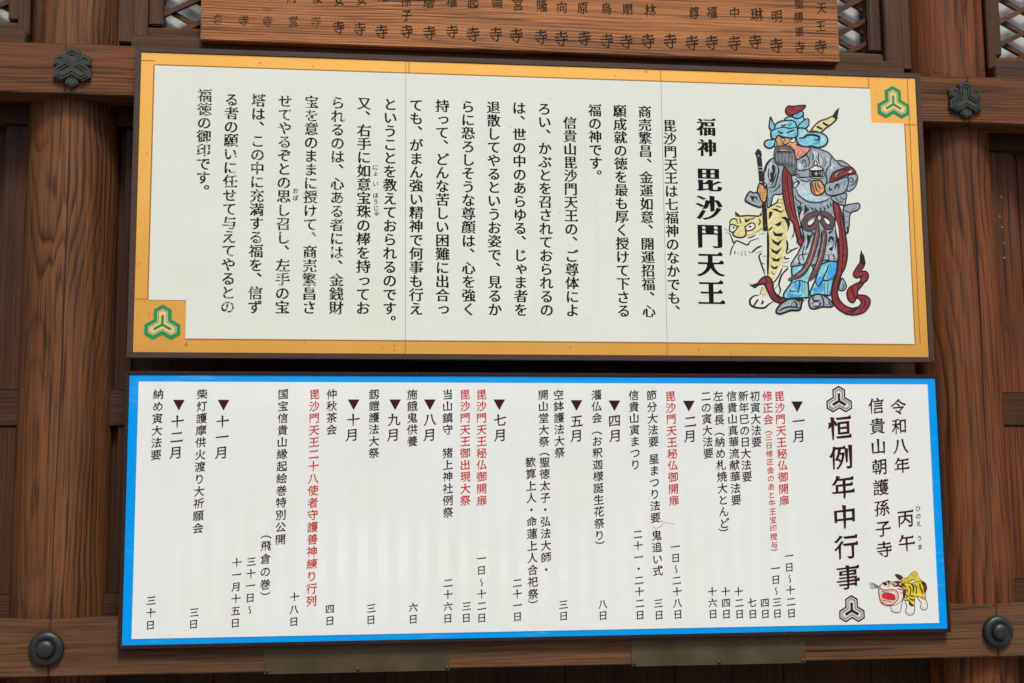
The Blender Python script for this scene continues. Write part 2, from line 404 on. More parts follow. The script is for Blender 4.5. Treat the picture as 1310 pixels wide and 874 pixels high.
def beam(x0, x1, z0, z1, m, label, cat='beam', group=None, y0=0.034, y1=0.16):
    t = thing('beam', ((x0 + x1) / 2, y1, z0), label, cat, group)
    b = bmesh.new(); box(b, x0, x1, y0, y1, z0, z1, 0.004, sag=-0.0024)
    from_bm('timber', b, m, t, 40)
    return t
G1 = 'timbers of the upper tie beam'; G2 = 'timbers of the lower tie beam'
beam(-1.6, -0.2515, 3.166, 3.357, M['beam'], 'upper tie beam timber running left from the left bronze crest', group=G1)
beam(-0.2495, 3.209, 3.166, 3.357, M['beam'], 'long upper tie beam timber behind the top edge of the gold sign', group=G1)
beam(3.211, 4.6, 3.166, 3.357, M['beam'], 'upper tie beam timber running right from the right bronze crest', group=G1)
beam(-1.6, -0.236, 1.0995, 1.2915, M['beam_b'], 'lower tie beam timber running left from the left iron nail cover', group=G2)
beam(-0.2345, 3.209, 1.0995, 1.2915, M['beam_b'], 'long lower tie beam timber under the blue calendar board', group=G2)
beam(3.2105, 4.6, 1.0995, 1.2915, M['beam_b'], 'lower tie beam timber running right from the right iron nail cover', group=G2)

def bay(x0, x1, label, wm, stiles, joints):
    t = thing('wall_panel', ((x0 + x1) / 2, 0.3, 0), label, 'wall', 'panelled wall bays')
    xs = [x0] + joints + [x1]
    b = bmesh.new()
    for a, c in zip(xs, xs[1:]): box(b, a + 0.0012, c - 0.0012, 0.262, 0.30, 0.0, 3.36, 0.0025)
    from_bm('boards', b, wm, t, 40)
    b = bmesh.new(); box(b, x0, x1, 0.301, 0.33, 0.0, 4.4); from_bm('backing', b, M['crack'], t)
    b = bmesh.new(); box(b, x0, x1, 0.20, 0.262, 3.10, 3.36, 0.003); from_bm('header', b, M['rail'], t, 40)
    b = bmesh.new(); box(b, x0, x1, 0.214, 0.262, 1.973, 2.103, 0.004); from_bm('rail', b, M['rail'], t, 40)
    b = bmesh.new(); box(b, x0, x1, 0.214, 0.262, 1.22, 1.367, 0.004); from_bm('rail', b, M['rail'], t, 40)
    for a, c in stiles:
        for z0, z1 in ((2.104, 3.099), (1.368, 1.972)):
            b = bmesh.new(); box(b, a, c, 0.222, 0.262, z0, z1, 0.003); from_bm('stile', b, wm, t, 40)
    return t
bay(-1.6, -0.38, 'dark timber wall bay with rails, left of the wavy grained pillar', M['wall'], [(-0.497, -0.405)], [-1.2, -0.85, -0.62])
bay(-0.10, 3.06, 'dark timber wall bay behind the two sign boards', M['wall'], [(-0.06, -0.02), (0.50, 0.62), (1.5, 1.6), (2.55, 2.66)], [0.3, 0.72, 1.15, 1.6, 2.02, 2.45, 2.8])
rb = bay(3.36, 4.6, 'reddish timber wall bay with nail holes, right of the cracked pillar', M['wall_r'], [(3.375, 3.483)], [3.52, 3.9, 4.2])

for px_, py_ in ((1279, 277), (1282, 291), (1284, 311), (1281, 252), (1285, 330)):
    p = ray(px_, py_, 0.222); b = bmesh.new(); lathe(b, [(0.0042, 0.2225), (0.0036, 0.2205), (0.0, 0.2198)], (p.x, p.z), 12)
    from_bm('nail_head', b, M['screw_pale'], rb, 60)
# windows above the upper beam
def window(x0, x1, fl, fr, label):
    ZB = 3.492
    t = thing('lattice_window', ((x0 + x1) / 2, 0.25, 3.36), label, 'window', 'lattice windows above the tie beam')
    b = bmesh.new()
    box(b, x0 - fl, x1 + fr, 0.10, 0.29, 3.362, 3.425, 0.004)
    from_bm('sill', b, M['frame_w'], t, 40)
    b = bmesh.new()
    prof = [(0.165, 3.427), (0.165, 3.445), (0.172, 3.452), (0.172, 3.470), (0.186, 3.484), (0.20, ZB), (0.28, ZB), (0.28, 3.427)]
    vs = [[b.verts.new((x, y, z)) for y, z in prof] for x in (x0 - fl + 0.002, x1 + fr - 0.002)]
    for i in range(len(prof)): b.faces.new((vs[0][i], vs[0][(i + 1) % 8], vs[1][(i + 1) % 8], vs[1][i]))
    b.faces.new(vs[0]); b.faces.new(vs[1])
    from_bm('bottom_rail', b, M['frame_w'], t)
    for a, c in ((x0 - fl, x0), (x1, x1 + fr)):
        b = bmesh.new()
        box(b, a, a + (c - a) * 0.5 - 0.001, 0.150, 0.28, 3.4255, 4.3, 0.004) if c == x0 else box(b, a + (c - a) * 0.5 + 0.001, c, 0.150, 0.28, 3.4255, 4.3, 0.004)
        box(b, a + (c - a) * 0.5, c, 0.18, 0.28, ZB + 0.001, 4.3, 0.006) if c == x0 else box(b, a, a + (c - a) * 0.5, 0.18, 0.28, ZB + 0.001, 4.3, 0.006)
        from_bm('stile', b, M['frame_v'], t, 40)
    v, s = 0.098, 0.52
    for sgn, ya, yb in ((1, 0.205, 0.222), (-1, 0.2225, 0.239)):
        b = bmesh.new()
        z = ZB - (x1 - x0) * s - 0.5
        k0 = int((ZB - 0.8 - (x1 - x0) * s) / v) - 1
        for k in range(k0, int((4.3 + (x1 - x0) * s) / v) + 2):
            zc = k * v + (0.02 if sgn > 0 else 0.05)
            # bar line: z = zc + sgn*s*(x - x0); clipped to the opening
            xa, xb = x0, x1
            za, zb = zc, zc + sgn * s * (x1 - x0)
            lo, hi = ZB - 0.02, 4.25
            def clipx(zt): return x0 + (zt - zc) / (sgn * s)
            if sgn > 0: xa = max(xa, clipx(lo)); xb = min(xb, clipx(hi))
            else: xa = max(xa, clipx(hi)); xb = min(xb, clipx(lo))
            if xb - xa < 0.01: continue
            P = lambda x: zc + sgn * s * (x - x0)
            hw = 0.0105
            prism(b, [(xa, P(xa) - hw), (xb, P(xb) - hw), (xb, P(xb) + hw), (xa, P(xa) + hw)], ya, yb)
        from_bm('lattice', b, M['lattice'], t)
    for a, c in ((x0 - fl - 0.09, x0 - fl - 0.0015), (x1 + fr + 0.0015, x1 + fr + 0.09)):
        b = bmesh.new(); box(b, a, c, 0.19, 0.29, 3.4255, 4.3, 0.004); from_bm('jamb', b, M['frame_v'], t, 40)
    b = bmesh.new(); box(b, x0 - 0.01, x1 + 0.01, 0.268, 0.274, ZB - 0.02, 4.28); from_bm('pane', b, M['paper'], t)
    return t
window(-1.5, -0.497, 0.09, 0.085, 'lattice window left of the wavy grained pillar')
window(0.068, 2.872, 0.10, 0.108, 'wide lattice window half hidden by the name plank')
window(3.443, 4.4, 0.078, 0.09, 'lattice window right of the cracked pillar')

# bronze crests on the upper beam
def inset(poly, d):
    n = len(poly); out = []
    for i in range(n):
        a, b_, c = Vector(poly[i - 1]), Vector(poly[i]), Vector(poly[(i + 1) % n])
        e1 = (b_ - a).normalized(); e2 = (c - b_).normalized()
        n1 = Vector((-e1.y, e1.x)); n2 = Vector((-e2.y, e2.x))
        m = n1 + n2; out.append(tuple(b_ + m * (d / (1 + n1.dot(n2)))))
    return out
def trefoil(cx, cz, r, sx=1.0):
    pts = []
    for lobe in (90, 210, 330):                     # counter-clockwise; hexes touching at the centre
        hx, hz = r * math.cos(R(lobe)), r * math.sin(R(lobe))
        for a in (lobe - 60, lobe, lobe + 60):
            pts.append((hx + r * math.cos(R(a)), hz + r * math.sin(R(a))))
        a = lobe + 60                                # notch vertex shared with next lobe
        nx, nz = r * math.cos(R(a)), r * math.sin(R(a))
        pts.append((nx, nz))
    # remove duplicates of the notch vertices
    q = []
    for p in pts:
        if not q or (Vector(p) - Vector(q[-1])).length > 1e-5: q.append(p)
    return [(cx + x * sx, cz + z) for x, z in q]
def hexa(cx, cz, r, rot=90): return [(cx + r * math.cos(R(rot + 60 * k)), cz + r * math.sin(R(rot + 60 * k))) for k in range(6)]
def make_crest():
    cx, cz, r = -0.2249, 3.264, 0.0385
    t = thing('crest', (cx, 0.034, cz), 'six lobed dark bronze crest on the upper beam, left of the gold sign', 'metal crest', 'bronze crests covering the upper beam nails')
    b = bmesh.new(); prism(b, hexa(cx, cz, 0.034, 30), 0.0174, 0.0340)
    for a in (90, 210, 330): prism(b, hexa(cx + 0.0445 * math.cos(R(a)), cz + 0.0445 * math.sin(R(a)), 0.0325), 0.017, 0.0345, 0.0025)
    from_bm('plate', b, M['bronze'], t)
    b = bmesh.new()
    for a in (30, 150, 270):
        hx, hz = cx + 0.049 * math.cos(R(a)), cz + 0.049 * math.sin(R(a))
        prism(b, hexa(hx, hz, 0.0275), 0.021, 0.034, 0.0025)
    from_bm('side_lobe', b, M['bronze'], t)
    b = bmesh.new()
    ring(b, inset(trefoil(cx, cz, r), 0.009), inset(trefoil(cx, cz, r), 0.0145), 0.013, 0.0172)
    ring(b, inset(trefoil(cx, cz, r), 0.019), inset(trefoil(cx, cz, r), 0.0245), 0.013, 0.0172)
    for a in (30, 150, 270):
        hx, hz = cx + 0.049 * math.cos(R(a)), cz + 0.049 * math.sin(R(a))
        ring(b, hexa(hx, hz, 0.0185), hexa(hx, hz, 0.0125), 0.018, 0.0212)
    from_bm('ridge', b, M['bronze'], t)
    return t
def copy_tree(o, parent=None):
    c = o.copy(); C.objects.link(c); c.parent = parent
    for ch in o.children: copy_tree(ch, c)
    return c
crest = make_crest()
for loc, lab in (((3.1926, 0.034, 3.2506), 'six lobed dark bronze crest on the upper beam, right of the gold sign'),):
    c = copy_tree(crest); c.location = loc; c['label'] = lab
def make_nail():
    cx, cz = -0.2436, 1.1952
    t = thing('nail_cover', (cx, 0.034, cz), 'round black iron nail cover on the lower beam, left of the calendar board', 'nail cover', 'iron nail covers on the lower beam')
    b = bmesh.new(); lathe(b, [(0.0585, 0.034), (0.0585, 0.022), (0.056, 0.016), (0.050, 0.0115), (0.042, 0.010), (0.036, 0.0105), (0.0325, 0.0135), (0.0, 0.0135)], (cx, cz)); from_bm('washer', b, M['iron'], t, 50)
    b = bmesh.new(); lathe(b, [(0.030, 0.0135), (0.030, 0.004), (0.0275, -0.002), (0.021, -0.0055), (0.011, -0.0075), (0.0, -0.008)], (cx, cz)); from_bm('boss', b, M['iron'], t, 50)
    return t
nail = make_nail()
for loc, lab in (((3.2092, 0.034, 1.1862), 'round black iron nail cover on the lower beam, right of the calendar board'),):
    c = copy_tree(nail); c.location = loc; c['label'] = lab

# brass plates wrapped on the lower beam
for x0, x1, lab, scr in ((0.494, 1.1437, 'dull brass cover plate on the lower beam, left of the two plates', (0.505, 0.82, 1.134)), (1.805, 2.457, 'dull brass cover plate on the lower beam, right of the two plates', (1.815, 2.13, 2.447))):
    t = thing('cover_plate', ((x0 + x1) / 2, 0.034, 1.093), lab, 'cover plate', 'brass plates on the lower beam')
    b = bmesh.new()
    prof = [(0.0300, 1.296), (0.0300, 1.0925), (0.090, 1.0925), (0.090, 1.0935), (0.0325, 1.0955), (0.0325, 1.296)]
    rows = [[b.verts.new((x, y, z - 0.0024 * x + 0.001)) for y, z in prof] for x in (x0, x0 + 0.2, x0 + 0.4, x1)]
    for a, c in zip(rows, rows[1:]):
        for i in range(6): b.faces.new((a[i], a[(i + 1) % 6], c[(i + 1) % 6], c[i]))
    b.faces.new(rows[0]); b.faces.new(rows[-1])
    pl = from_bm('sheet', b, M['plate'], t)
    for xs in scr:
        b = bmesh.new(); lathe(b, [(0.0072, 0.030), (0.0065, 0.0275), (0.0035, 0.0258), (0.0, 0.0255)], (xs, 1.103 - 0.0024 * xs), 16); from_bm('screw', b, M['screw'], pl, 60)

# ------------------------------------------------------------------ lettering
_fc = bpy.data.curves.new('glyph', 'FONT'); _fo = bpy.data.objects.new('glyph', _fc); C.objects.link(_fo)
_raw = {}
def raw_glyph(ch):
    if ch in _raw: return _raw[ch]
    _fc.body = ch; dg = bpy.context.evaluated_depsgraph_get(); dg.update()
    oe = _fo.evaluated_get(dg); cu = oe.to_curve(dg); loops = []
    for s in cu.splines:
        bp = s.bezier_points; n = len(bp); lp = []
        for i in range(n):
            a, b = bp[i], bp[(i + 1) % n]
            p0, p1, p2, p3 = (Vector(q[:2]) for q in (a.co, a.handle_right, b.handle_left, b.co))
            lp.append(p0)
            ch_ = p3 - p0; L = ch_.length
            dev = 0 if L < 1e-6 else max(abs((p1 - p0).cross(ch_)), abs((p2 - p0).cross(ch_))) / L
            if dev > 0.004:
                k = 3 if dev < 0.03 else 5
                for j in range(1, k):
                    t = j / k; u = 1 - t
                    lp.append(p0 * u**3 + p1 * (3 * u * u * t) + p2 * (3 * u * t * t) + p3 * t**3)
        cl = []
        for p in lp:
            if not cl or (p - cl[-1]).length > 1e-4: cl.append(p)
        if (cl[0] - cl[-1]).length < 1e-4: cl.pop()
        if len(cl) > 2: loops.append(cl)
    oe.to_curve_clear(); _raw[ch] = loops
    return loops
def area(lp): return 0.5 * sum(lp[i - 1].x * lp[i].y - lp[i].x * lp[i - 1].y for i in range(len(lp)))
STYLES = {'mincho': dict(ax=0.028, ay=-0.003, kx=0.024, ky=0.007, shear=0.0, serif=1.45, mod=0.0, tip=0.5), 'mincho_bold': dict(ax=0.050, ay=-0.006, kx=0.04, ky=0.01, shear=0.0, serif=1.6, mod=0.0, tip=0.6),
          'kaisho': dict(ax=0.013, ay=0.006, kx=0.010, ky=0.008, shear=0.105, serif=0.8, mod=0.020, tip=0.75), 'kaisho_bold': dict(ax=0.019, ay=0.008, kx=0.02, ky=0.015, shear=0.10, serif=0.9, mod=0.026, tip=0.8), 'brush': dict(ax=0.014, ay=0.006, kx=0.012, ky=0.006, shear=0.11, serif=0.8, mod=0.02, tip=1.2)}
_cache = {}
def fill_loops(out):                  # triangles of the area inside the loops, also where strokes cross
    vs, es = [], []
    for l in out:
        o = len(vs); vs += [Vector(p) for p in l]; es += [(o + i, o + (i + 1) % len(l)) for i in range(len(l))]
    v2, e2, f2, *_ = delaunay_2d_cdt(vs, es, [], 0, 1e-6)
    segs = [(l[i - 1][0], l[i - 1][1], l[i][0], l[i][1]) for l in out for i in range(len(l))]
    keep = []
    for f in f2:
        cx = sum(v2[i].x for i in f) / 3; cy_ = sum(v2[i].y for i in f) / 3; wn = 0
        for x0, y0, x1, y1 in segs:
            if (y0 <= cy_) != (y1 <= cy_) and x0 + (cy_ - y0) / (y1 - y0) * (x1 - x0) > cx: wn += 1 if y1 > y0 else -1
        if wn: keep.append(tuple(f))
    return [(p.x, p.y) for p in v2], keep
def glyph(ch, style):
    k = (ch, style)
    if k in _cache: return _cache[k]
    st = STYLES[style]; loops = raw_glyph(ch)
    sg = 1 if sum(area(l) for l in loops) > 0 else -1
    per = sum((l[i] - l[i - 1]).length for l in loops for i in range(len(l)))
    dens = max(0.35, min(1.0, 13.0 / max(per, 1e-6)))          # crowded characters get thinner strokes
    out = []
    for lp in loops:
        n = len(lp); q = []
        nr = []
        for i in range(n):
            e = (lp[(i + 1) % n] - lp[i]).normalized(); nr.append(Vector((e.y, -e.x)) * sg)
        for i in range(n):
            n1, n2 = nr[i - 1], nr[i]
            m = (n1 + n2) / max(0.45, 1 + n1.dot(n2))
            kan = '\u4e00' <= ch <= '\u9fff'
            ax = (st['ax'] if kan else st['kx']) + st['mod'] * (lp[i].y - 0.38); ay = (st['ay'] if kan else st['ky']) + st['mod'] * (lp[i].x - 0.5)
            ax *= dens; ay = ay * dens if ay > 0 else ay
            q.append(Vector((lp[i].x + m.x * ax, lp[i].y + m.y * ay)))
        res = []; corner = {}
        if st['serif'] and '\u4e00' <= ch <= '\u9fff':
            for i in range(n):          # right-hand end of a horizontal stroke: add the little triangle of a brushed serif
                j = (i + 1) % n
                e = lp[j] - lp[i]
                if abs(e.x) < 0.25 * abs(e.y) and 0.025 < abs(e.y) < 0.095 and nr[i].x > 0.8:
                    pl, nl = (lp[i] - lp[i - 1]), (lp[(j + 1) % n] - lp[j])
                    if abs(pl.x) > 0.09 and abs(nl.x) > 0.09 and abs(pl.y) < 0.12 * abs(pl.x) and abs(nl.y) < 0.12 * abs(nl.x) and pl.x > 0 and nl.x < 0:
                        corner[i if lp[i].y > lp[j].y else j] = 1 if lp[i].y > lp[j].y else -1
        if st['tip']:                   # slanted, brushed ends of the strokes
            for i in range(n):
                j = (i + 1) % n; e = lp[j] - lp[i]; L_ = e.length
                pl, nl = lp[i] - lp[i - 1], lp[(j + 1) % n] - lp[j]
                if not (0.02 < L_ < 0.10 and pl.length > 0.07 and nl.length > 0.07) or pl.normalized().dot(nl.normalized()) > -0.6: continue
                t_ = st['tip'] * dens
                if nr[i].y < -0.8:
                    k_ = i if lp[i].x > lp[j].x else j; o_ = j if k_ == i else i
                    q[k_].y += 0.045 * t_; q[k_].x -= 0.012 * t_; q[o_].y -= 0.008 * t_; q[o_].x += 0.010 * t_
                elif nr[i].y > 0.8:
                    k_ = i if lp[i].x > lp[j].x else j; o_ = j if k_ == i else i
                    q[k_].y -= 0.030 * t_; q[o_].x -= 0.028 * t_; q[o_].y += 0.012 * t_; q[k_].x += 0.010 * t_
                elif nr[i].x < -0.8 and i not in corner and j not in corner:
                    k_ = i if lp[i].y > lp[j].y else j; o_ = j if k_ == i else i
                    q[o_].x += 0.040 * t_; q[k_].x -= 0.010 * t_; q[k_].y += 0.012 * t_
        for i in range(n):
            if i in corner:
                p = q[i]; s_ = st['serif']
                tri = [p + Vector((-0.115 * s_, 0)), p + Vector((-0.040 * s_, 0.058 * s_)), p + Vector((0.016 * s_, 0.002))]
                res += tri if corner[i] > 0 else tri[::-1]
            else: res.append(q[i])
        q = []
        for p in res:
            x, y = p.x - 0.5, p.y - 0.38
            if ch in '、。': x += 0.56; y += 0.58
            elif ch in 'っゃゅょ': x += 0.08; y += 0.06
            elif ch in '（）〜': x, y = y, -x
            if ch == '〜': x, y = -x * 0.9, y * 0.9
            elif ch not in '（）・▼、。': y += st['shear'] * x
            q.append((x, y))
        out.append(q)
    _cache[k] = fill_loops(out)
    return _cache[k]
class Ink:                                # flat paint on an upright face at y = Y
    def __init__(s): s.v = []; s.f = []; s.mi = []
    def put(s, pts, tris, Y, mi=0):
        o = len(s.v); s.v += [(x, Y, z) for x, z in pts]
        s.f += [(o + a, o + b, o + c) for a, b, c in tris]; s.mi += [mi] * len(tris)
    def poly(s, pts, Y, mi=0):
        v, t = fill_loops([pts]); s.put(v, t, Y, mi)
    def build(s, name, mats, parent):
        me = bpy.data.meshes.new(name)
        fs = []; ms = []
        for f, m in zip(s.f, s.mi):
            a, b, c = (s.v[i] for i in f)
            ar = (b[0] - a[0]) * (c[2] - a[2]) - (c[0] - a[0]) * (b[2] - a[2])
            if abs(ar) < 1e-12: continue
            fs.append(f if ar > 0 else (f[0], f[2], f[1])); ms.append(m)    # faces look towards -y
        me.from_pydata(s.v, [], fs)
        me.polygons.foreach_set('material_index', ms); me.update()
        return link(name, me, mats, parent)
def write(ink, text, a, b, em, style, Y, mi=0):   # a, b: (x, z) centres of the first and last cell
    n = len(text)
    for i, ch in enumerate(text):
        if ch == '\u3000': continue
        t = i / (n - 1) if n > 1 else 0
        cx, cz = a[0] + (b[0] - a[0]) * t, a[1] + (b[1] - a[1]) * t
        if style in ('brush',): cx += random.uniform(-1, 1) * 0.03 * em; cz += random.uniform(-1, 1) * 0.03 * em
        fl, tr = glyph(ch, style); sx = 0.86 if style == 'brush' else 1.0; em_ = em * (0.90 if style == 'brush' else 1.0)
        ink.put([(cx + x * em_ * sx, cz + y * em_) for x, y in fl], tr, Y, mi)
def wpx(x, y, Y=0.0): p = ray(x, y, Y); return (p.x, p.z)

# ------------------------------------------------------------------ gold sign
GX0, GX1, GZ0, GZ1 = 0.0, 3.0, 2.2, 3.3436
def board_frame(x0, x1, z0, z1, t, m, lip=0.022, thick=0.030):
    o = [(x0, z0), (x1, z0), (x1, z1), (x0, z1)]; i_ = [(x0 + lip, z0 + lip), (x1 - lip, z0 + lip), (x1 - lip, z1 - lip), (x0 + lip, z1 - lip)]
    for a in range(4):                       # four mitred lengths
        c = (a + 1) % 4; b = bmesh.new(); b2 = bmesh.new()
        prism(b2, [o[a], o[c], i_[c], i_[a]], 0.0, thick)
        bmesh.ops.remove_doubles(b2, verts=b2.verts, dist=1e-6)
        bmesh.ops.bevel(b2, geom=b2.edges[:], offset=0.0018, segments=2, affect='EDGES')
        merge(b, b2)
        from_bm('frame', b, m, t, 40)
def panel(name, pts, Y0, Y1, m, t):
    b = bmesh.new(); prism(b, pts, Y0, Y1); return from_bm(name, b, m, t)

sign = thing('sign_board', (1.5, 0.03, GZ0), 'gold bordered white sign board with black writing and a painted warrior with tiger', 'sign board')
board_frame(GX0, GX1, GZ0, GZ1, sign, M['frame_u'], 0.021)
gold = panel('gold_backing', [(0.021, GZ0 + 0.021), (2.979, GZ0 + 0.021), (2.979, GZ1 - 0.021), (0.021, GZ1 - 0.021)], 0.004, 0.028, M['gold'], sign)
SH = [(0.0705, 2.409), (0.2015, 2.409), (0.2015, 2.271), (2.924, 2.271), (2.924, 3.138), (2.7915, 3.138), (2.7915, 3.2745), (0.0705, 3.2745)]
face = panel('white_sheet', SH, 0.0025, 0.0042, M['sheet_u'], sign)
# seams between the sheets of the panel
ink = Ink()
def vline(ink, x, z0, z1, w_, Y, mi, wob=0.0):
    n = 14; L_ = []; R_ = []
    for k in range(n + 1):
        z = z0 + (z1 - z0) * k / n; d = wob * math.sin(k * 1.7 + x * 9)
        L_.append((x - w_ / 2 + d, z)); R_.append((x + w_ / 2 + d, z))
    ink.poly(L_ + R_[::-1], Y, mi)
def hline(ink, z, x0, x1, w_, Y, mi): ink.poly([(x0, z - w_ / 2), (x1, z - w_ / 2), (x1, z + w_ / 2), (x0, z + w_ / 2)], Y, mi)
xs1 = wpx(519, 200)[0]; xs2 = wpx(848, 200)[0]
for x in (xs1, xs2):
    vline(ink, x, 2.272, 3.274, 0.0016, 0.0021, 0)
    vline(ink, x, 3.2755, GZ1 - 0.022, 0.0022, 0.0030, 1); vline(ink, x, GZ0 + 0.022, 2.2695, 0.0022, 0.0030, 1)
vline(ink, xs1 + 0.012, 3.2755, GZ1 - 0.022, 0.003, 0.0030, 1)
hline(ink, 3.2775, 0.071, 2.791, 0.0035, 0.0029, 1)
vline(ink, 0.067, 2.41, 3.278, 0.004, 0.0029, 1); vline(ink, 2.9275, 2.272, 3.138, 0.003, 0.0029, 1)
vline(ink, 2.947, 2.272, 3.322, 0.0022, 0.0028, 1, 0.0008); vline(ink, 2.7885, 3.139, 3.322, 0.0022, 0.0028, 1)
hline(ink, 3.135, 2.7885, 2.978, 0.0022, 0.0027, 1); hline(ink, 3.292, 0.022, 0.07, 0.0022, 0.0027, 1); hline(ink, 2.412, 0.022, 0.2, 0.0018, 0.0027, 1)
hline(ink, 2.268, 0.2, 2.926, 0.0016, 0.0027, 1)
ink.build('seam', [M['seam'], M['seam_gold']], sign)

COLS = ['\u3000毘沙門天王は七福神のなかでも、', '商売繁昌、金運如意、開運招福、心', '願成就の徳を最も厚く授けて下さる', '福の神です。', '\u3000信貴山毘沙門天王の、ご尊体によ',
        'ろい、かぶとを召されておられるの', 'は、世の中のあらゆる、じゃま者を', '退散してやるというお姿で、見るか', 'らに恐ろしそうな尊顔は、心を強く', '持って、どんな苦しい困難に出合っ',
        'ても、がまん強い精神で何事も行え', 'ということを教えておられるのです。', '又、右手に如意宝珠の棒を持ってお', 'られるのは、心ある者には、金銭財', '宝を意のままに授けて、商売繁昌さ',
        'せてやるぞとの思し召し、左手の宝', '塔は、この中に充満する福を、信ず', 'る者の願いに任せて与えてやるとの', '福徳の御印です。']
ZT, ZS = 3.1545, (3.1545 - 2.3875) / 15
for i, tx in enumerate(COLS):
    x = 1.9874 + (0.2509 - 1.9874) * i / 18
    m = M['ink'] if i < 8 else (M['ink_slight'] if i < 13 else M['ink_worn'])
    if i == 11: m = M['ink_slight']
    k = Ink(); n = len(tx); z0 = ZT + (0.012 if i in (18,) else 0)
    write(k, tx, (x, z0), (x, z0 - ZS * (n - 1)), 0.052, 'mincho', 0.0019)
    k.build('text_column', m, face)
k = Ink()
for tx, (xa, ya), (xb, yb) in (('にょ', (480, 214), (480, 222)), ('い', (480.5, 235), (480.5, 235)), ('ほう', (480.5, 250), (480.5, 258)), ('じゅ', (481, 266), (481, 273)), ('おぼ', (378, 244), (378, 253))):
    write(k, tx, wpx(xa, ya), wpx(xb, yb), 0.022, 'kaisho', 0.0019)
k.build('ruby_text', M['ink_slight'], face)
k = Ink()
write(k, '福神', wpx(903.6, 162.6), wpx(905, 189), 0.0735, 'mincho_bold', 0.0019)
k.build('title_text', M['ink'], face); k = Ink()
write(k, '毘沙門天王', wpx(906.7, 229.6), wpx(910, 374.6), 0.103, 'mincho_bold', 0.0019)
k.build('title_text', M['ink'], face)

def emblem(cx, cz, r, Y, par, kind):
    k = Ink(); T = trefoil(cx, cz, r)
    def band(d0, d1, mi, dy):
        a, b = inset(T, d0 * r), inset(T, d1 * r)
        for i in range(len(a)):
            j = (i + 1) % len(a); k.put([a[i], a[j], b[j], b[i]], [(0, 1, 2), (0, 2, 3)], Y - dy, mi)
    def why(w_, ln, mi, dy):
        for a in (90, 210, 330):
            d = Vector((math.cos(R(a)), math.sin(R(a)))); p = Vector((-d.y, d.x)); c_ = Vector((cx, cz))
            q = [c_ + p * w_ * r - d * 0.0, c_ + d * ln * r + p * w_ * r, c_ + d * ln * r - p * w_ * r, c_ - p * w_ * r - d * 0.0]
            k.put([tuple(v) for v in q], [(0, 1, 2), (0, 2, 3)], Y - dy, mi)
        k.put(hexa(cx, cz, w_ * r * 1.2), [(0, i, i + 1) for i in range(1, 5)], Y - dy - 0.00002, mi)
    if kind == 'green':
        k.poly(T, Y, 0); band(0.36, 0.43, 1, 0.0002); k.poly(inset(T, 0.50 * r), Y - 0.0002, 1); why(0.13, 0.95, 0, 0.0004)
        return k.build('emblem', [M['green'], M['gold_line']], par)
    band(0.0, 0.19, 0, 0.0); band(0.33, 0.42, 0, 0.0); band(0.52, 0.55, 0, 0.0); why(0.17, 1.02, 0, 0.0002)
    return k.build('emblem', [M['ink_head']], par)
e1 = wpx(1030 + 495 / 4.371, 583 / 4.371); emblem(e1[0], e1[1], px2m(1143, 133, 54.5 / 4.371 * 0.98), 0.0022, gold, 'green')
e2 = wpx(150 + 120 / 2.081, 50 + 760 / 2.081); emblem(e2[0], e2[1] , px2m(208, 411, 27.5 / 2.081 * 0.98), 0.0022, gold, 'green')

# ------------------------------------------------------------------ painted picture
CROPS = {'a': (960, 125, 7.947), 'b': (920, 200, 8.742), 'c': (1000, 200, 8.742), 'd': (920, 265, 8.742), 'e': (920, 325, 8.742), 'f': (1000, 280, 8.742), 'g': (1000, 325, 8.742), 't': (1100, 720, 10.92), 's': (660, 650, 4.855)}
def smooth(pts, closed, k=4):
    n = len(pts); out = []
    P = [Vector(p) for p in pts]
    if n < 3: return P
    rng = range(n) if closed else range(n - 1)
    for i in rng:
        p0, p1, p2, p3 = (P[(i - 1) % n], P[i], P[(i + 1) % n], P[(i + 2) % n]) if closed else (P[max(i - 1, 0)], P[i], P[i + 1], P[min(i + 2, n - 1)])
        for j in range(k):
            t = j / k
            out.append(0.5 * ((2 * p1) + (p2 - p0) * t + (2 * p0 - 5 * p1 + 4 * p2 - p3) * t * t + (3 * p1 - p0 - 3 * p2 + p3) * t**3))
    if not closed: out.append(P[-1])
    return out
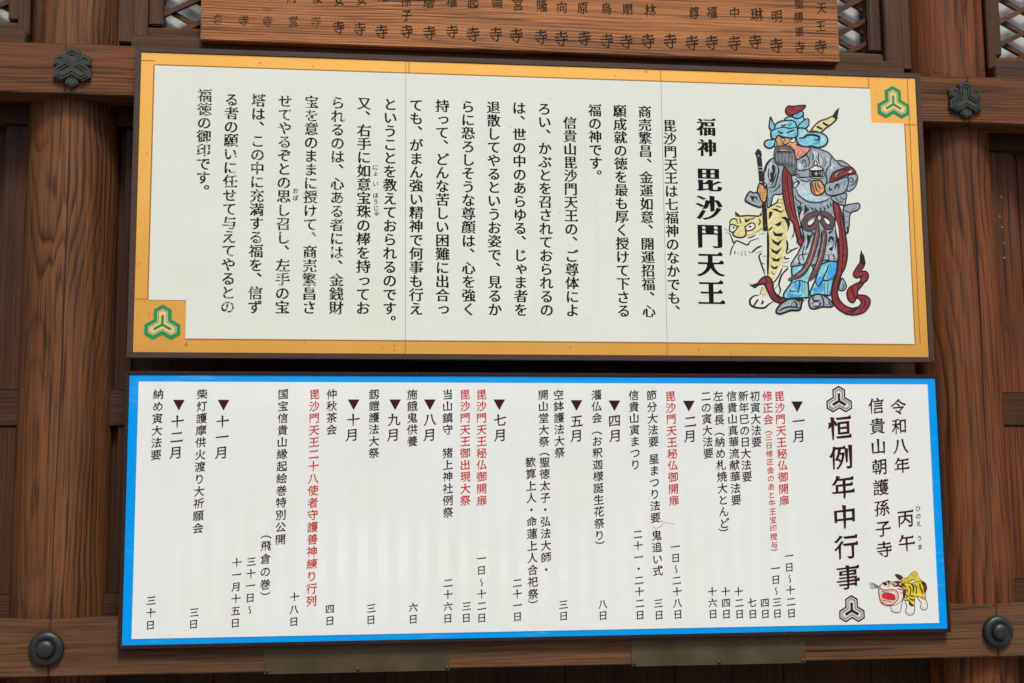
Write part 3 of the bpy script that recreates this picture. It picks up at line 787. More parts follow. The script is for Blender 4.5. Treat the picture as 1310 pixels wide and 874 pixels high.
class Paint(Ink):
    def __init__(s, Y): super().__init__(); s.Y = Y; s.step = 0.000004
    def w(s, c, p): ox, oy, sc = CROPS[c]; return wpx(ox + p[0] / sc, oy + p[1] / sc)
    def line(s, c, pts, wd=1.1, col='BK', taper=False, closed=False):
        sc = CROPS[c][2]; P = smooth(pts, closed); n = len(P)
        if col == 'BR': wd *= 1.5
        if col == 'BK' and wd < 3: wd *= 1.3 if c == 't' else (1.75 if c in 'de' else 1.42)
        L_, R_ = [], []
        for i, p in enumerate(P):
            d = (P[(i + 1) % n] - P[i - 1]) if closed else (P[min(i + 1, n - 1)] - P[max(i - 1, 0)])
            d = d.normalized() if d.length > 1e-6 else Vector((1, 0)); q = Vector((-d.y, d.x))
            f = wd * sc * 0.5
            if not closed:
                t = i / max(1, n - 1)
                f *= (0.35 + 0.65 * min(1, math.sin(math.pi * min(1, max(0, t))) * 1.6)) if not taper else max(0.06, 1 - t)
            L_.append(s.w(c, p + q * f)); R_.append(s.w(c, p - q * f))
        s.Y -= s.step; mi = PKEYS.index(col)
        m = n if closed else n - 1
        for i in range(m):
            j = (i + 1) % n; s.put([L_[i], L_[j], R_[j], R_[i]], [(0, 1, 2), (0, 2, 3)], s.Y, mi)
    def fill(s, c, col, pts, out=1.3, sm=True):
        P = smooth(pts, True) if sm else [Vector(p) for p in pts]
        s.Y -= s.step; s.poly([s.w(c, p) for p in P], s.Y, PKEYS.index(col))
        if out: s.line(c, pts, out, closed=True)
    def dot(s, c, p, r, col='BK'):
        s.Y -= s.step; s.poly([s.w(c, (p[0] + r * math.cos(a * 0.628), p[1] + r * math.sin(a * 0.628))) for a in range(10)], s.Y, PKEYS.index(col))
P_ = Paint(0.0022)
F, L = P_.fill, P_.line
# tiger
F('d', 'YE', [(715, -148), (665, -100), (640, -48), (535, 12), (540, 260), (548, 400), (550, 600), (550, 770), (580, 800), (612, 800), (640, 740), (690, 650), (725, 600), (735, 540), (752, 450), (757, 360), (757, 280), (790, 190), (795, 130), (760, 40), (735, -20)], 0)
F('d', 'YE', [(185, 62), (235, 98), (300, 98), (420, 95), (480, 66), (490, 240), (420, 290), (330, 315), (290, 335), (220, 342), (165, 318), (150, 290), (110, 240), (120, 180), (135, 142), (182, 130)], 0)
F('d', 'WH', [(118, 240), (125, 200), (165, 198), (205, 225), (170, 272), (130, 276)], 1.0)
F('d', 'WH', [(298, 222), (340, 185), (385, 178), (405, 208), (385, 245), (325, 266), (300, 250)], 1.0)
P_.dot('d', (163, 229), 12); P_.dot('d', (348, 217), 14)
for pts, wd in (([(207, 235), (165, 282), (158, 310), (200, 335), (262, 338), (300, 310), (297, 255), (283, 205)], 1.2), ([(185, 97), (240, 100), (330, 95), (430, 100), (452, 98)], 1.2), ([(122, 200), (124, 160), (150, 132), (190, 135), (215, 190)], 1.0),
                ([(118, 200), (160, 195), (205, 218), (228, 205)], 1.0), ([(55, 237), (110, 268)], 0.7), ([(75, 285), (135, 308)], 0.7), ([(112, 285), (140, 340), (168, 405), (192, 376), (240, 390), (320, 422), (352, 380), (450, 345)], 1.1),
                ([(172, 410), (140, 470), (124, 545)], 0.9), ([(180, 490), (176, 525)], 2.4), ([(213, 503), (220, 527)], 1.2), ([(262, 492), (250, 545)], 1.2), ([(288, 490), (302, 550)], 1.2), ([(330, 495), (352, 515)], 1.2), ([(362, 514), (418, 462), (480, 430)], 1.3),
                ([(410, 515), (482, 490)], 1.0), ([(320, 318), (385, 300)], 0.9), ([(320, 340), (360, 336), (412, 310)], 0.9), ([(408, 284), (490, 236)], 1.2), ([(450, 302), (518, 292)], 1.0), ([(545, 270), (550, 450), (546, 770)], 1.8),
                ([(482, 515), (448, 545), (465, 610), (518, 765)], 1.2), ([(485, 550), (540, 545)], 0.9), ([(475, 625), (512, 638)], 1.6), ([(500, 690), (520, 712)], 0.9), ([(755, 368), (767, 430), (752, 520)], 1.5), ([(758, 528), (820, 480), (888, 452)], 1.1),
                ([(778, 470), (822, 482)], 1.0), ([(735, 545), (742, 577), (790, 570)], 1.0), ([(718, 622), (790, 610)], 1.0), ([(704, 655), (775, 668)], 1.3), ([(706, 682), (670, 765), (618, 842)], 1.0), ([(775, 672), (700, 765), (672, 874)], 1.1),
                ([(440, 210), (462, 165), (448, 130)], 1.0), ([(592, 215), (580, 240), (550, 262)], 1.2), ([(535, 14), (533, 250)], 1.2), ([(665, -100), (640, -48), (535, 12)], 1.0), ([(655, -78), (716, -88)], 0.9), ([(640, -45), (712, -50)], 1.0)):
    L('d', pts, wd)
for pts in ([(178, 45), (202, 62), (246, 100), (215, 98), (192, 84), (186, 110)], [(480, 28), (470, 66), (440, 98), (478, 96)], [(285, 112), (305, 140), (350, 128), (410, 112), (395, 130), (352, 140), (312, 168), (290, 165)], [(225, 122), (240, 130), (252, 180), (238, 182)],
            [(595, 262), (650, 296), (722, 285), (702, 328), (625, 326)], [(580, 350), (655, 392), (720, 353), (662, 437), (610, 402)], [(570, 455), (640, 492), (712, 445), (652, 530), (600, 506)], [(580, 560), (640, 580), (690, 565), (670, 610), (610, 606)],
            [(570, 640), (620, 670), (668, 652), (640, 696), (600, 690)], [(585, 718), (610, 745), (636, 738), (615, 756), (595, 748)], [(622, 195), (705, 153), (690, 200), (660, 216)], [(688, 112), (740, 104), (785, 130), (797, 190), (764, 285), (768, 210), (738, 142)],
            [(580, 18), (640, 14), (690, 46), (746, 18), (692, 64), (620, 36)], [(560, 50), (602, 50), (590, 92), (558, 142)], [(640, -18), (702, -3), (690, 8), (640, -6)], [(826, 180), (850, 250), (838, 320), (806, 362), (836, 275)]):
    F('d', 'BK', pts, 0, False)
F('e', 'YE', [(490, 365), (522, 400), (548, 440), (542, 470), (460, 482), (470, 430)], 0)
F('e', 'WH', [(445, 460), (390, 470), (348, 510), (350, 560), (385, 590), (440, 602), (510, 600), (555, 565), (605, 535), (540, 480)], 0)
for pts, wd in (([(450, 460), (390, 470), (348, 510), (350, 560), (385, 590), (440, 602), (510, 600), (552, 565), (605, 532)], 1.5), ([(442, 505), (415, 540), (384, 588)], 1.4), ([(480, 518), (492, 540), (470, 562)], 1.4), ([(485, 365), (458, 450)], 1.4), ([(460, 440), (512, 460)], 1.1),
                ([(710, 150), (668, 245), (608, 322)], 1.0), ([(775, 165), (702, 232), (670, 330), (687, 400), (665, 468)], 1.1), ([(682, 310), (620, 398)], 1.0)): L('e', pts, wd)
# trailing sash on the left
F('e', 'RD', [(380, 350), (430, 330), (480, 272), (528, 252), (562, 262), (600, 320), (606, 390), (640, 450), (700, 488), (745, 500), (748, 530), (692, 548), (620, 525), (580, 480), (550, 420), (520, 360), (500, 335), (440, 345), (402, 372)], 1.4)
F('e', 'BK', [(335, 315), (352, 340), (392, 346), (400, 368), (352, 358)], 0, False)
L('e', [(520, 258), (534, 310), (516, 345)], 1.1); L('e', [(600, 395), (645, 480), (715, 516)], 1.0); L('e', [(585, 420), (625, 500), (690, 532)], 0.7)
# robe: skirt, trousers, shoes
F('f', 'BL', [(120, 530), (240, 512), (350, 515), (300, 690), (305, 860), (250, 882), (60, 895), (22, 850), (62, 780), (118, 690)], 1.5)
F('f', 'BL', [(430, 520), (560, 470), (622, 490), (602, 620), (572, 720), (545, 850), (480, 850), (320, 850), (372, 700), (400, 620)], 1.5)
for pts in ([(540, 490), (612, 496), (600, 620), (545, 690), (500, 655), (530, 560)], [(385, 680), (442, 640), (452, 710), (422, 742)], [(150, 722), (198, 720), (180, 790), (145, 775)], [(340, 800), (420, 740), (470, 720), (460, 820)], [(80, 830), (180, 850), (240, 840), (200, 875), (90, 880)]): F('f', 'B2', pts, 0)
for pts in ([(180, 560), (230, 540), (215, 600), (150, 640)], [(300, 600), (345, 540), (330, 620), (290, 700)], [(480, 600), (520, 530), (500, 640)]): F('f', 'BP', pts, 0)
for pts, wd in (([(525, 515), (510, 570), (468, 660), (462, 700)], 1.4), ([(370, 670), (395, 735), (425, 748), (460, 690), (520, 690), (570, 660)], 1.3), ([(200, 690), (205, 740), (180, 830)], 1.3), ([(235, 690), (230, 810)], 1.2), ([(255, 720), (262, 800)], 1.2), ([(110, 790), (100, 810), (200, 805)], 1.0), ([(120, 720), (200, 690), (295, 720)], 1.1),
                ([(485, 700), (480, 850)], 1.3), ([(520, 710), (510, 840)], 1.6), ([(380, 770), (365, 840)], 1.0), ([(100, 800), (60, 880)], 1.0), ([(600, 620), (560, 690)], 1.6)): L('f', pts, wd)
F('f', 'GR', [(110, -495), (140, -340), (165, -200), (215, 50), (250, 200), (235, 270), (180, 390), (102, 528), (240, 512), (350, 518), (480, 465), (622, 472), (630, 330), (612, 120), (600, 0), (590, -150), (480, -400)], 1.3, False)
for pts in ([(130, 490), (240, 330), (300, 200), (330, 300), (280, 480)], [(520, 300), (600, 330), (610, 440), (500, 440)], [(200, -160), (260, -120), (240, 20), (215, 40)]): F('f', 'GL', pts, 0)
for pts, wd in (([(180, 405), (240, 400), (292, 388)], 1.0), ([(370, 420), (392, 422)], 0.8), ([(485, 400), (600, 402)], 1.2), ([(510, 370), (570, 380)], 1.0), ([(530, 412), (580, 420)], 0.9), ([(270, 360), (300, 270), (330, 180)], 1.4), ([(290, 170), (310, 220), (345, 170), (320, 130)], 1.1)): L('f', pts, wd)
for pts in ([(285, 180), (330, 185), (322, 250), (292, 330), (288, 260)], [(520, 240), (540, 190), (580, 200), (592, 270), (570, 340), (585, 260), (552, 220), (530, 280)], [(530, 330), (580, 300), (570, 360), (540, 355)], [(515, 150), (570, 130), (540, 170)], [(178, 495), (200, 480), (225, 498), (195, 510)]): F('f', 'BK', pts, 0, False)
F('e', 'GR', [(640, 640), (680, 572), (760, 510), (830, 498), (930, 500), (922, 560), (900, 625), (800, 632), (720, 660), (668, 668)], 1.6)
F('e', 'GL', [(720, 610), (760, 550), (800, 540), (780, 590)], 0)
for pts, wd in (([(665, 640), (740, 600), (800, 590), (905, 600)], 1.3), ([(740, 600), (790, 540)], 1.0), ([(800, 590), (830, 540)], 1.2), ([(830, 520), (870, 560), (860, 600)], 1.2), ([(880, 520), (905, 560)], 1.2), ([(840, 500), (900, 520), (935, 500)], 1.8), ([(930, 540), (990, 490)], 1.1)): L('e', pts, wd)
F('g', 'GR', [(305, 520), (340, 470), (420, 448), (500, 480), (572, 552), (560, 590), (450, 592), (380, 612), (322, 600)], 1.6)
for pts, wd in (([(330, 560), (380, 535), (440, 560), (390, 590), (345, 580)], 1.2), ([(350, 470), (360, 520), (430, 520)], 1.4), ([(440, 460), (470, 520), (470, 590)], 1.4), ([(490, 510), (530, 540), (555, 580)], 1.3), ([(490, 560), (530, 570)], 1.1)): L('g', pts, wd)
F('g', 'GL', [(370, 540), (420, 545), (400, 570), (365, 565)], 0); F('g', 'GL', [(490, 510), (520, 530), (505, 550)], 0)
F('g', 'GR', [(655, 320), (680, 268), (722, 342), (720, 380), (682, 410), (640, 392)], 1.2); L('g', [(680, 330), (700, 365), (670, 390)], 1.0)
# upper robe
F('b', 'GR', [(605, 20), (540, 70), (505, 160), (503, 280), (535, 330), (540, 560), (582, 540), (612, 430), (700, 420), (740, 300), (740, 90), (660, 40)], 1.2)
F('b', 'BK', [(602, 18), (545, 62), (500, 150), (498, 190), (530, 150), (548, 90)], 0)
F('b', 'GL', [(550, 110), (600, 60), (560, 200), (545, 300), (515, 280), (520, 190)], 0)
for pts in ([(585, 95), (612, 110), (622, 150), (615, 250), (592, 300), (555, 265), (580, 255), (570, 190), (600, 170)],): F('b', 'BK', pts, 0, False)
for pts, wd in (([(650, 95), (668, 160), (640, 280), (620, 340), (550, 355)], 1.3), ([(682, 310), (670, 345), (605, 398)], 1.2)): L('b', pts, wd)
F('a', 'GR', [(340, 690), (455, 625), (520, 610), (610, 500), (700, 520), (800, 565), (870, 638), (940, 645), (1020, 698), (1082, 770), (1090, 830), (1060, 900), (900, 960), (800, 1050), (420, 1150), (405, 790)], 0)
L('a', [(600, 505), (700, 520), (800, 562), (868, 638), (930, 640), (1010, 690), (1075, 755)], 1.2)
for pts in ([(640, 540), (700, 590), (740, 640), (700, 700), (650, 660)], [(780, 600), (860, 690), (830, 760), (790, 690)], [(430, 790), (540, 810), (600, 860), (480, 900)], [(480, 660), (540, 690), (500, 740)]): F('a', 'GL', pts, 0)
for pts, wd in (([(470, 650), (460, 710), (500, 740), (560, 735), (600, 720)], 1.1), ([(520, 680), (545, 630), (572, 690), (545, 705)], 1.0), ([(400, 770), (440, 790), (480, 780), (520, 810), (610, 800)], 1.1), ([(632, 560), (640, 600), (630, 640)], 1.2), ([(680, 580), (665, 625)], 1.2), ([(725, 590), (735, 630)], 1.2), ([(755, 610), (740, 670)], 1.2),
                ([(775, 640), (750, 700)], 1.2), ([(830, 660), (770, 750), (780, 840), (770, 865)], 1.2), ([(880, 640), (920, 690), (990, 700)], 1.1), ([(740, 760), (770, 810)], 1.0), ([(590, 515), (570, 580), (470, 628)], 1.2)): L('a', pts, wd)
F('c', 'GR', [(550, 460), (630, 435), (725, 410), (720, 490), (700, 550), (600, 510)], 1.1); L('c', [(600, 450), (640, 510), (690, 500)], 0.9); L('c', [(650, 440), (690, 480), (715, 470)], 0.9)
F('c', 'GR', [(690, 580), (740, 540), (820, 530), (858, 522), (878, 560), (850, 602), (785, 625), (762, 680), (752, 800), (715, 862), (700, 690)], 1.2)
L('c', [(690, 590), (740, 620), (785, 625)], 1.0); L('c', [(705, 680), (750, 670)], 0.9); L('c', [(710, 740), (750, 745)], 1.0); L('c', [(790, 600), (840, 570)], 0.8); L('c', [(730, 780), (745, 840), (715, 870)], 1.8)
F('c', 'GR', [(735, 230), (830, 200), (852, 245), (820, 345), (735, 388)], 1.1)
L('c', [(755, 250), (790, 240), (800, 290), (760, 280)], 0.9); L('c', [(760, 330), (810, 310), (842, 250)], 1.0)
F('c', 'GR', [(486, 330), (500, 305), (545, 288), (620, 270), (722, 232), (748, 262), (735, 350), (690, 410), (560, 438), (502, 420), (484, 370)], 1.2)
for pts, wd in (([(535, 330), (540, 380), (565, 360)], 1.4), ([(590, 370), (620, 310), (650, 355)], 1.5), ([(700, 330), (712, 270)], 1.4), ([(655, 300), (625, 370)], 1.2)): L('c', pts, wd)
F('c', 'RD', [(540, 285), (560, 210), (620, 160), (760, 120), (810, 148), (832, 190), (760, 200), (650, 240), (582, 282)], 1.3)
F('c', 'GR', [(592, 212), (622, 172), (720, 150), (762, 136), (700, 166), (640, 186), (600, 250)], 0.9); F('c', 'WH', [(750, 170), (785, 160), (780, 178), (755, 182)], 0)
# chest armour
F('c', 'GL', [(165, 360), (200, 330), (300, 290), (360, 420), (530, 460), (450, 502), (300, 492), (205, 435)], 0)
F('c', 'BP', [(220, 400), (300, 380), (330, 450), (480, 470), (400, 500), (290, 480)], 0)
for pts, wd in (([(160, 362), (200, 440), (280, 500), (380, 520), (480, 500), (535, 468)], 1.2), ([(105, 212), (150, 205), (190, 240), (320, 232)], 1.1), ([(200, 262), (325, 258)], 1.0), ([(150, 430), (165, 480), (215, 520), (205, 560)], 1.1), ([(170, 562), (218, 572), (190, 680), (240, 560)], 1.1)): L('c', pts, wd)
for pts in ([(262, 540), (305, 600), (250, 652)], [(325, 560), (362, 600), (355, 612)], [(372, 570), (400, 610), (388, 622)], [(428, 570), (448, 602), (436, 615)], [(470, 558), (490, 592), (480, 602)], [(508, 535), (532, 570), (520, 580)], [(545, 510), (560, 550), (548, 560)], [(175, 560), (220, 575), (190, 615)]): F('c', 'BK', pts, 0.3, False)
F('c', 'GL', [(128, 320), (160, 285), (190, 300), (160, 350), (135, 345)], 1.0)
for k in range(26):
    a_, b_ = random.uniform(190, 420), random.uniform(330, 470)
    if b_ < 330 + (a_ - 190) * 0.35: b_ += 60
    L('c', [(a_, b_), (a_ + random.uniform(-14, 14), b_ + random.uniform(4, 14)), (a_ + random.uniform(6, 24), b_ + random.uniform(8, 22))], 0.55, 'WH')
for x_, y_ in ((660, 545), (690, 570), (720, 575), (790, 620), (820, 660), (850, 680), (700, 600)): L('a', [(x_, y_), (x_ + 14, y_ + 12), (x_ + 8, y_ + 30)], 0.6, 'WH')
for x_, y_ in ((550, 100), (540, 170), (525, 210), (520, 260), (585, 80), (555, 230)): L('b', [(x_, y_), (x_ - 10, y_ + 20), (x_ + 4, y_ + 34)], 0.6, 'WH')
# sashes
F('b', 'RD', [(740, 105), (770, 150), (805, 205), (816, 330), (842, 560), (880, 720), (920, 870), (946, 940), (905, 1000), (868, 895), (840, 765), (782, 680), (742, 560), (714, 400), (710, 200)], 1.4, False)
L('b', [(765, 160), (768, 350), (802, 560), (850, 720)], 1.2); L('b', [(745, 140), (738, 330), (760, 520), (800, 650)], 0.7)
F('g', 'RD', [(575, -570), (640, -540), (685, -390), (735, -50), (715, 130), (672, 220), (637, 330), (624, 440), (652, 520), (712, 580), (790, 608), (850, 600), (850, 660), (770, 677), (700, 657), (620, 600), (580, 540), (562, 450), (580, 330), (622, 200), (642, -100), (612, -350)], 1.5)
L('g', [(640, -520), (660, -350), (690, -80), (680, 90), (670, 220)], 1.2); L('g', [(600, 330), (595, 450), (640, 560)], 0.7)
F('f', 'WH', [(606, 10), (638, 110), (642, 222), (622, 190), (602, 80)], 0.6)
F('g', 'RD', [(845, 605), (892, 552), (872, 500), (815, 468), (850, 458), (940, 468), (988, 512), (982, 572), (932, 642), (860, 672), (775, 677)], 1.4)
F('g', 'RD', [(850, 458), (822, 520), (795, 542), (750, 512), (733, 430), (768, 370), (880, 312), (922, 320), (852, 410)], 1.4)
F('g', 'RD', [(880, 318), (890, 270), (895, 245), (870, 258), (830, 262), (803, 222), (840, 150), (880, 90), (888, 0), (932, 100), (888, 192), (932, 192), (968, 222), (962, 282), (912, 322)], 1.4)
F('g', 'BK', [(888, -48), (905, -10), (928, 30), (932, 108), (902, 130), (880, 60)], 0)
for pts, wd in (([(800, 365), (790, 430), (830, 500)], 1.2), ([(920, 500), (935, 560), (880, 640)], 1.2), ([(870, 215), (862, 170), (890, 120)], 1.1), ([(880, 310), (895, 250), (930, 215)], 1.1), ([(720, 655), (790, 630), (850, 600)], 1.2), ([(850, 360), (880, 330)], 2.0)): L('g', pts, wd)
# folds of the robe
for pts in ([(150, 120), (175, 200), (168, 280)], [(215, 60), (205, 150), (225, 230)], [(260, 300), (235, 380), (250, 470)], [(355, 130), (370, 230), (350, 330)], [(450, 120), (440, 220), (452, 330)], [(560, 60), (570, 120), (545, 160)], [(600, 120), (612, 220), (600, 330)], [(330, 340), (300, 430), (310, 500)],
            [(420, 330), (405, 420), (415, 490)], [(520, 400), (530, 440), (515, 460)], [(575, 390), (590, 430), (580, 460)], [(205, 400), (190, 440), (205, 500)]): L('f', pts, 1.0)
for pts in ([(430, 700), (470, 760), (440, 800)], [(560, 560), (600, 640), (590, 700)], [(620, 540), (600, 620)], [(700, 560), (690, 620), (705, 680)], [(830, 600), (810, 650), (820, 700)], [(500, 830), (560, 850), (620, 840)], [(860, 700), (830, 760)], [(650, 640), (632, 690)], [(410, 800), (430, 860), (410, 930)], [(450, 820), (500, 860), (470, 900)]): L('a', pts, 1.0)
for pts in ([(600, 90), (625, 130), (615, 200)], [(560, 130), (550, 200), (560, 260)], [(640, 180), (625, 240), (590, 330)], [(560, 380), (600, 400)], [(690, 250), (680, 300)], [(540, 430), (560, 500)], [(590, 430), (560, 530)]): L('b', pts, 1.0)
# girdle bow
for pts in ([(410, 640), (310, 665), (250, 730), (262, 790), (312, 812), (372, 775), (410, 690)], [(440, 640), (520, 660), (572, 730), (545, 792), (485, 775), (450, 690)]):
    P_.line('c', pts, 7.0, 'BK', closed=True); P_.line('c', pts, 4.6, 'MV', closed=True)
F('c', 'WH', [(290, 740), (320, 712), (375, 690), (350, 750), (305, 775)], 0.8); F('c', 'WH', [(470, 690), (520, 705), (545, 745), (520, 765), (490, 740)], 0.8)
for pts in ([(410, 60), (392, 200), (335, 400), (262, 560), (190, 630), (75, 685)], [(482, 110), (472, 250), (432, 450), (370, 600), (305, 690)]):
    L('f', pts, 8.4, 'BK'); L('f', pts, 5.8, 'MV')
L('f', [(405, 100), (350, 360), (280, 540), (170, 640)], 1.0, 'PK'); L('f', [(478, 160), (440, 400), (380, 560)], 1.0, 'PK')
F('c', 'GL', [(400, 680), (430, 655), (445, 690), (420, 730)], 1.0)
# left cuff, staff, left hand
F('b', 'GR', [(340, 398), (293, 480), (318, 512), (400, 552), (470, 565), (500, 500), (430, 412), (385, 410)], 1.5)
for pts in ([(345, 440), (400, 450), (385, 490), (420, 520), (370, 500)], [(390, 440), (430, 460), (425, 500)]): F('b', 'BK', pts, 0, False)
for pts in ([(330, 460), (350, 490), (345, 500)], [(360, 430), (420, 435)]): L('b', pts, 1.2, 'GL')
F('a', 'BK', [(48, 560), (60, 538), (78, 515), (108, 542), (120, 585), (110, 605), (122, 700), (146, 900), (100, 900), (78, 720), (66, 610)], 0, False)
F('b', 'BK', [(430, 20), (478, 20), (500, 300), (450, 300)], 0, False); F('b', 'BK', [(478, 500), (524, 505), (548, 832), (494, 834)], 0, False)
P_.dot('a', (83, 590), 6, 'WH'); L('b', [(434, 120), (482, 122)], 1.6, 'WH'); L('b', [(440, 155), (486, 157)], 1.6, 'WH'); L('b', [(452, 288), (488, 290)], 1.8, 'WH'); L('b', [(512, 790), (525, 760)], 0.6, 'WH')
F('b', 'SK', [(455, 305), (500, 328), (537, 362), (532, 460), (512, 512), (478, 502), (450, 440), (430, 390), (436, 340)], 1.3)
for pts in ([(475, 368), (514, 372)], [(475, 402), (512, 404)], [(475, 432), (512, 434)], [(480, 464), (508, 466)], [(455, 340), (462, 470)]): L('b', pts, 1.1)
F('b', 'BK', [(500, 318), (525, 335), (522, 372), (500, 350)], 0)
# pagoda in the right hand
F('c', 'WH', [(365, 110), (366, 62), (376, 50), (390, 62), (398, 110)], 0.9, False)
F('c', 'BK', [(328, 160), (462, 150), (462, 242), (332, 242)], 0.8, False)
F('c', 'WH', [(306, 155), (360, 112), (402, 106), (462, 140), (462, 152), (400, 160)], 1.1, False)
L('c', [(395, 112), (430, 155)], 0.9); L('c', [(364, 192), (410, 192)], 2.0, 'WH'); L('c', [(386, 172), (386, 216)], 2.0, 'WH'); L('c', [(425, 170), (432, 205)], 1.2, 'WH'); L('c', [(450, 170), (448, 215)], 1.4, 'WH'); L('c', [(335, 240), (465, 238)], 1.6, 'WH'); L('c', [(345, 258), (455, 256)], 1.6, 'GL'); L('c', [(366, 78), (396, 76)], 0.7); L('c', [(366, 94), (398, 92)], 0.7)
F('c', 'SK', [(338, 282), (420, 268), (462, 310), (484, 360), (462, 412), (390, 437), (342, 402), (328, 340)], 1.4)
for pts in ([(352, 290), (350, 350), (380, 420)], [(378, 285), (382, 350), (410, 400)], [(402, 280), (412, 330), (440, 370)], [(408, 330), (430, 320)]): L('c', pts, 1.2)
# head
F('a', 'PK', [(440, 468), (470, 478), (530, 498), (606, 508), (580, 560), (485, 625), (455, 600)], 1.2)
for pts in ([(500, 540), (470, 600)], [(545, 545), (500, 600)], [(570, 540), (550, 570)]): L('a', pts, 1.1)
F('a', 'BL', [(345, 230), (395, 192), (470, 200), (520, 170), (545, 210), (545, 260), (560, 320), (470, 332), (440, 260)], 1.3)
F('a', 'BL', [(490, 280), (580, 212), (596, 270), (560, 310), (510, 310)], 1.2, False); L('a', [(545, 300), (580, 230)], 0.9)
F('a', 'BL', [(205, 195), (225, 240), (252, 300), (220, 335), (192, 300), (195, 265)], 1.3, False); F('a', 'BK', [(204, 190), (230, 235), (212, 245)], 0, False)
F('a', 'SK', [(272, 410), (330, 395), (460, 408), (465, 460), (430, 530), (290, 520), (262, 440)], 0)
F('a', 'BL', [(490, 312), (560, 315), (600, 350), (690, 350), (765, 385), (788, 440), (752, 490), (680, 505), (620, 490), (560, 500), (500, 478), (468, 430), (478, 370)], 1.4)
F('a', 'BP', [(510, 340), (560, 330), (580, 370), (520, 400)], 0); F('a', 'B2', [(640, 465), (725, 428), (705, 462), (660, 480)], 0); F('a', 'BP', [(720, 400), (760, 420), (750, 470), (720, 480)], 0)
L('a', [(490, 412), (540, 408), (580, 380), (650, 380), (700, 400), (690, 428), (650, 430)], 2.0); L('a', [(585, 330), (560, 395)], 1.1)
F('a', 'BL', [(250, 420), (245, 480), (200, 512), (152, 492), (143, 455), (175, 430), (225, 428)], 1.4); F('a', 'BL', [(255, 420), (272, 490), (250, 498)], 0.9)
F('a', 'BL', [(243, 322), (262, 265), (330, 235), (430, 235), (466, 275), (482, 375), (430, 410), (330, 398), (285, 382), (252, 420), (213, 400), (213, 340)], 1.4)
F('a', 'BP', [(290, 270), (340, 250), (380, 250), (360, 300), (290, 310)], 0); F('a', 'B2', [(378, 270), (432, 252), (405, 290)], 0); F('a', 'B2', [(430, 380), (470, 350), (465, 385)], 0)
L('a', [(246, 325), (330, 300), (400, 312), (468, 300)], 1.2); L('a', [(310, 275), (335, 285), (372, 268)], 1.4); L('a', [(282, 340), (305, 358), (335, 358)], 1.6); L('a', [(370, 358), (405, 345), (452, 326)], 1.5)
F('a', 'BL', [(428, 192), (468, 150), (522, 140), (540, 172), (490, 212), (450, 205)], 1.3); L('a', [(450, 200), (500, 160)], 0.9); F('a', 'B2', [(450, 190), (490, 155), (510, 158), (470, 195)], 0)
F('a', 'RD', [(358, 130), (385, 85), (440, 88), (558, 78), (530, 122), (450, 168), (385, 172)], 1.3); L('a', [(450, 110), (465, 135)], 1.0); L('a', [(380, 130), (430, 110)], 0.9)
F('a', 'YE', [(612, 342), (650, 290), (705, 240), (780, 214), (850, 185), (882, 208), (832, 262), (765, 310), (712, 355), (670, 342)], 1.3, False)
F('a', 'BK', [(830, 190), (870, 130), (906, 98), (884, 200), (868, 222), (846, 205)], 0, False)
for pts in ([(672, 295), (700, 305), (735, 322)], [(735, 250), (760, 270), (795, 285)], [(622, 340), (650, 320)]): L('a', pts, 2.0)
F('a', 'WH', [(308, 420), (340, 402), (348, 435), (325, 440)], 0.8); F('a', 'WH', [(402, 425), (428, 408), (455, 415), (450, 450), (415, 455)], 0.9)
P_.dot('a', (332, 418), 9); P_.dot('a', (422, 424), 10)
for pts, wd in (([(300, 400), (345, 412)], 2.0), ([(395, 415), (455, 408)], 2.0), ([(330, 450), (345, 475), (375, 470), (390, 450)], 1.1), ([(320, 460), (335, 490)], 1.0), ([(350, 430), (355, 450)], 1.2), ([(395, 465), (410, 490)], 1.0)): L('a', pts, wd)
F('a', 'DG', [(262, 500), (330, 488), (410, 500), (452, 580), (470, 650), (460, 730), (430, 790), (385, 750), (340, 690), (270, 675), (240, 600), (246, 540)], 0.9)
F('a', 'SK', [(300, 535), (350, 528), (380, 540), (330, 548)], 0); F('a', 'SK', [(395, 620), (425, 630), (410, 655)], 0)
for k in range(13):
    x_ = 258 + k * 14
    L('a', [(x_ + 5, 500), (x_, 530)], 0.7); L('a', [(x_, 560), (x_ + 2, 610), (x_ - 4 + k, 668 + k * 3)], 0.75)
    L('a', [(x_ + 7, 565), (x_ + 9, 610), (x_ + 5 + k, 650 + k * 3)], 0.6, 'GL')
L('a', [(262, 552), (330, 548), (420, 556)], 1.3)
pic = P_.build('warrior_picture', PM, face)
pic['label'] = 'painted bearded warrior in blue helmet and grey robe standing beside a striped tiger'


# ------------------------------------------------------------------ calendar board
LX0, LX1, LZ0, LZ1 = -0.0015, 3.0136, 1.1904, 2.1538
cal = thing('calendar_board', (1.5, 0.03, LZ0), 'blue bordered glossy white calendar board listing the yearly festivals by month', 'sign board')
board_frame(LX0, LX1, LZ0, LZ1, cal, M['frame_l'], 0.0135)
panel('blue_backing', [(LX0 + 0.0135, LZ0 + 0.0135), (LX1 - 0.0135, LZ0 + 0.0135), (LX1 - 0.0135, LZ1 - 0.0135), (LX0 + 0.0135, LZ1 - 0.0135)], 0.004, 0.028, M['blue'], cal)
cface = panel('white_sheet', [(0.044, 1.2245), (2.968, 1.2245), (2.968, 2.116), (0.044, 2.116)], 0.0025, 0.0042, M['sheet_l'], cal)
SC = 1068 / 220
ORG = {'A': (1000, 480), 'B': (1000, 650), 'C': (830, 480), 'D': (830, 650), 'E': (660, 480), 'F': (660, 650), 'G': (480, 480), 'H': (480, 650), 'I': (320, 480), 'J': (320, 650), 'K': (150, 480), 'L': (150, 650)}
def cpt(o, p): return (ORG[o][0] + p[0] / SC, ORG[o][1] + p[1] / SC)
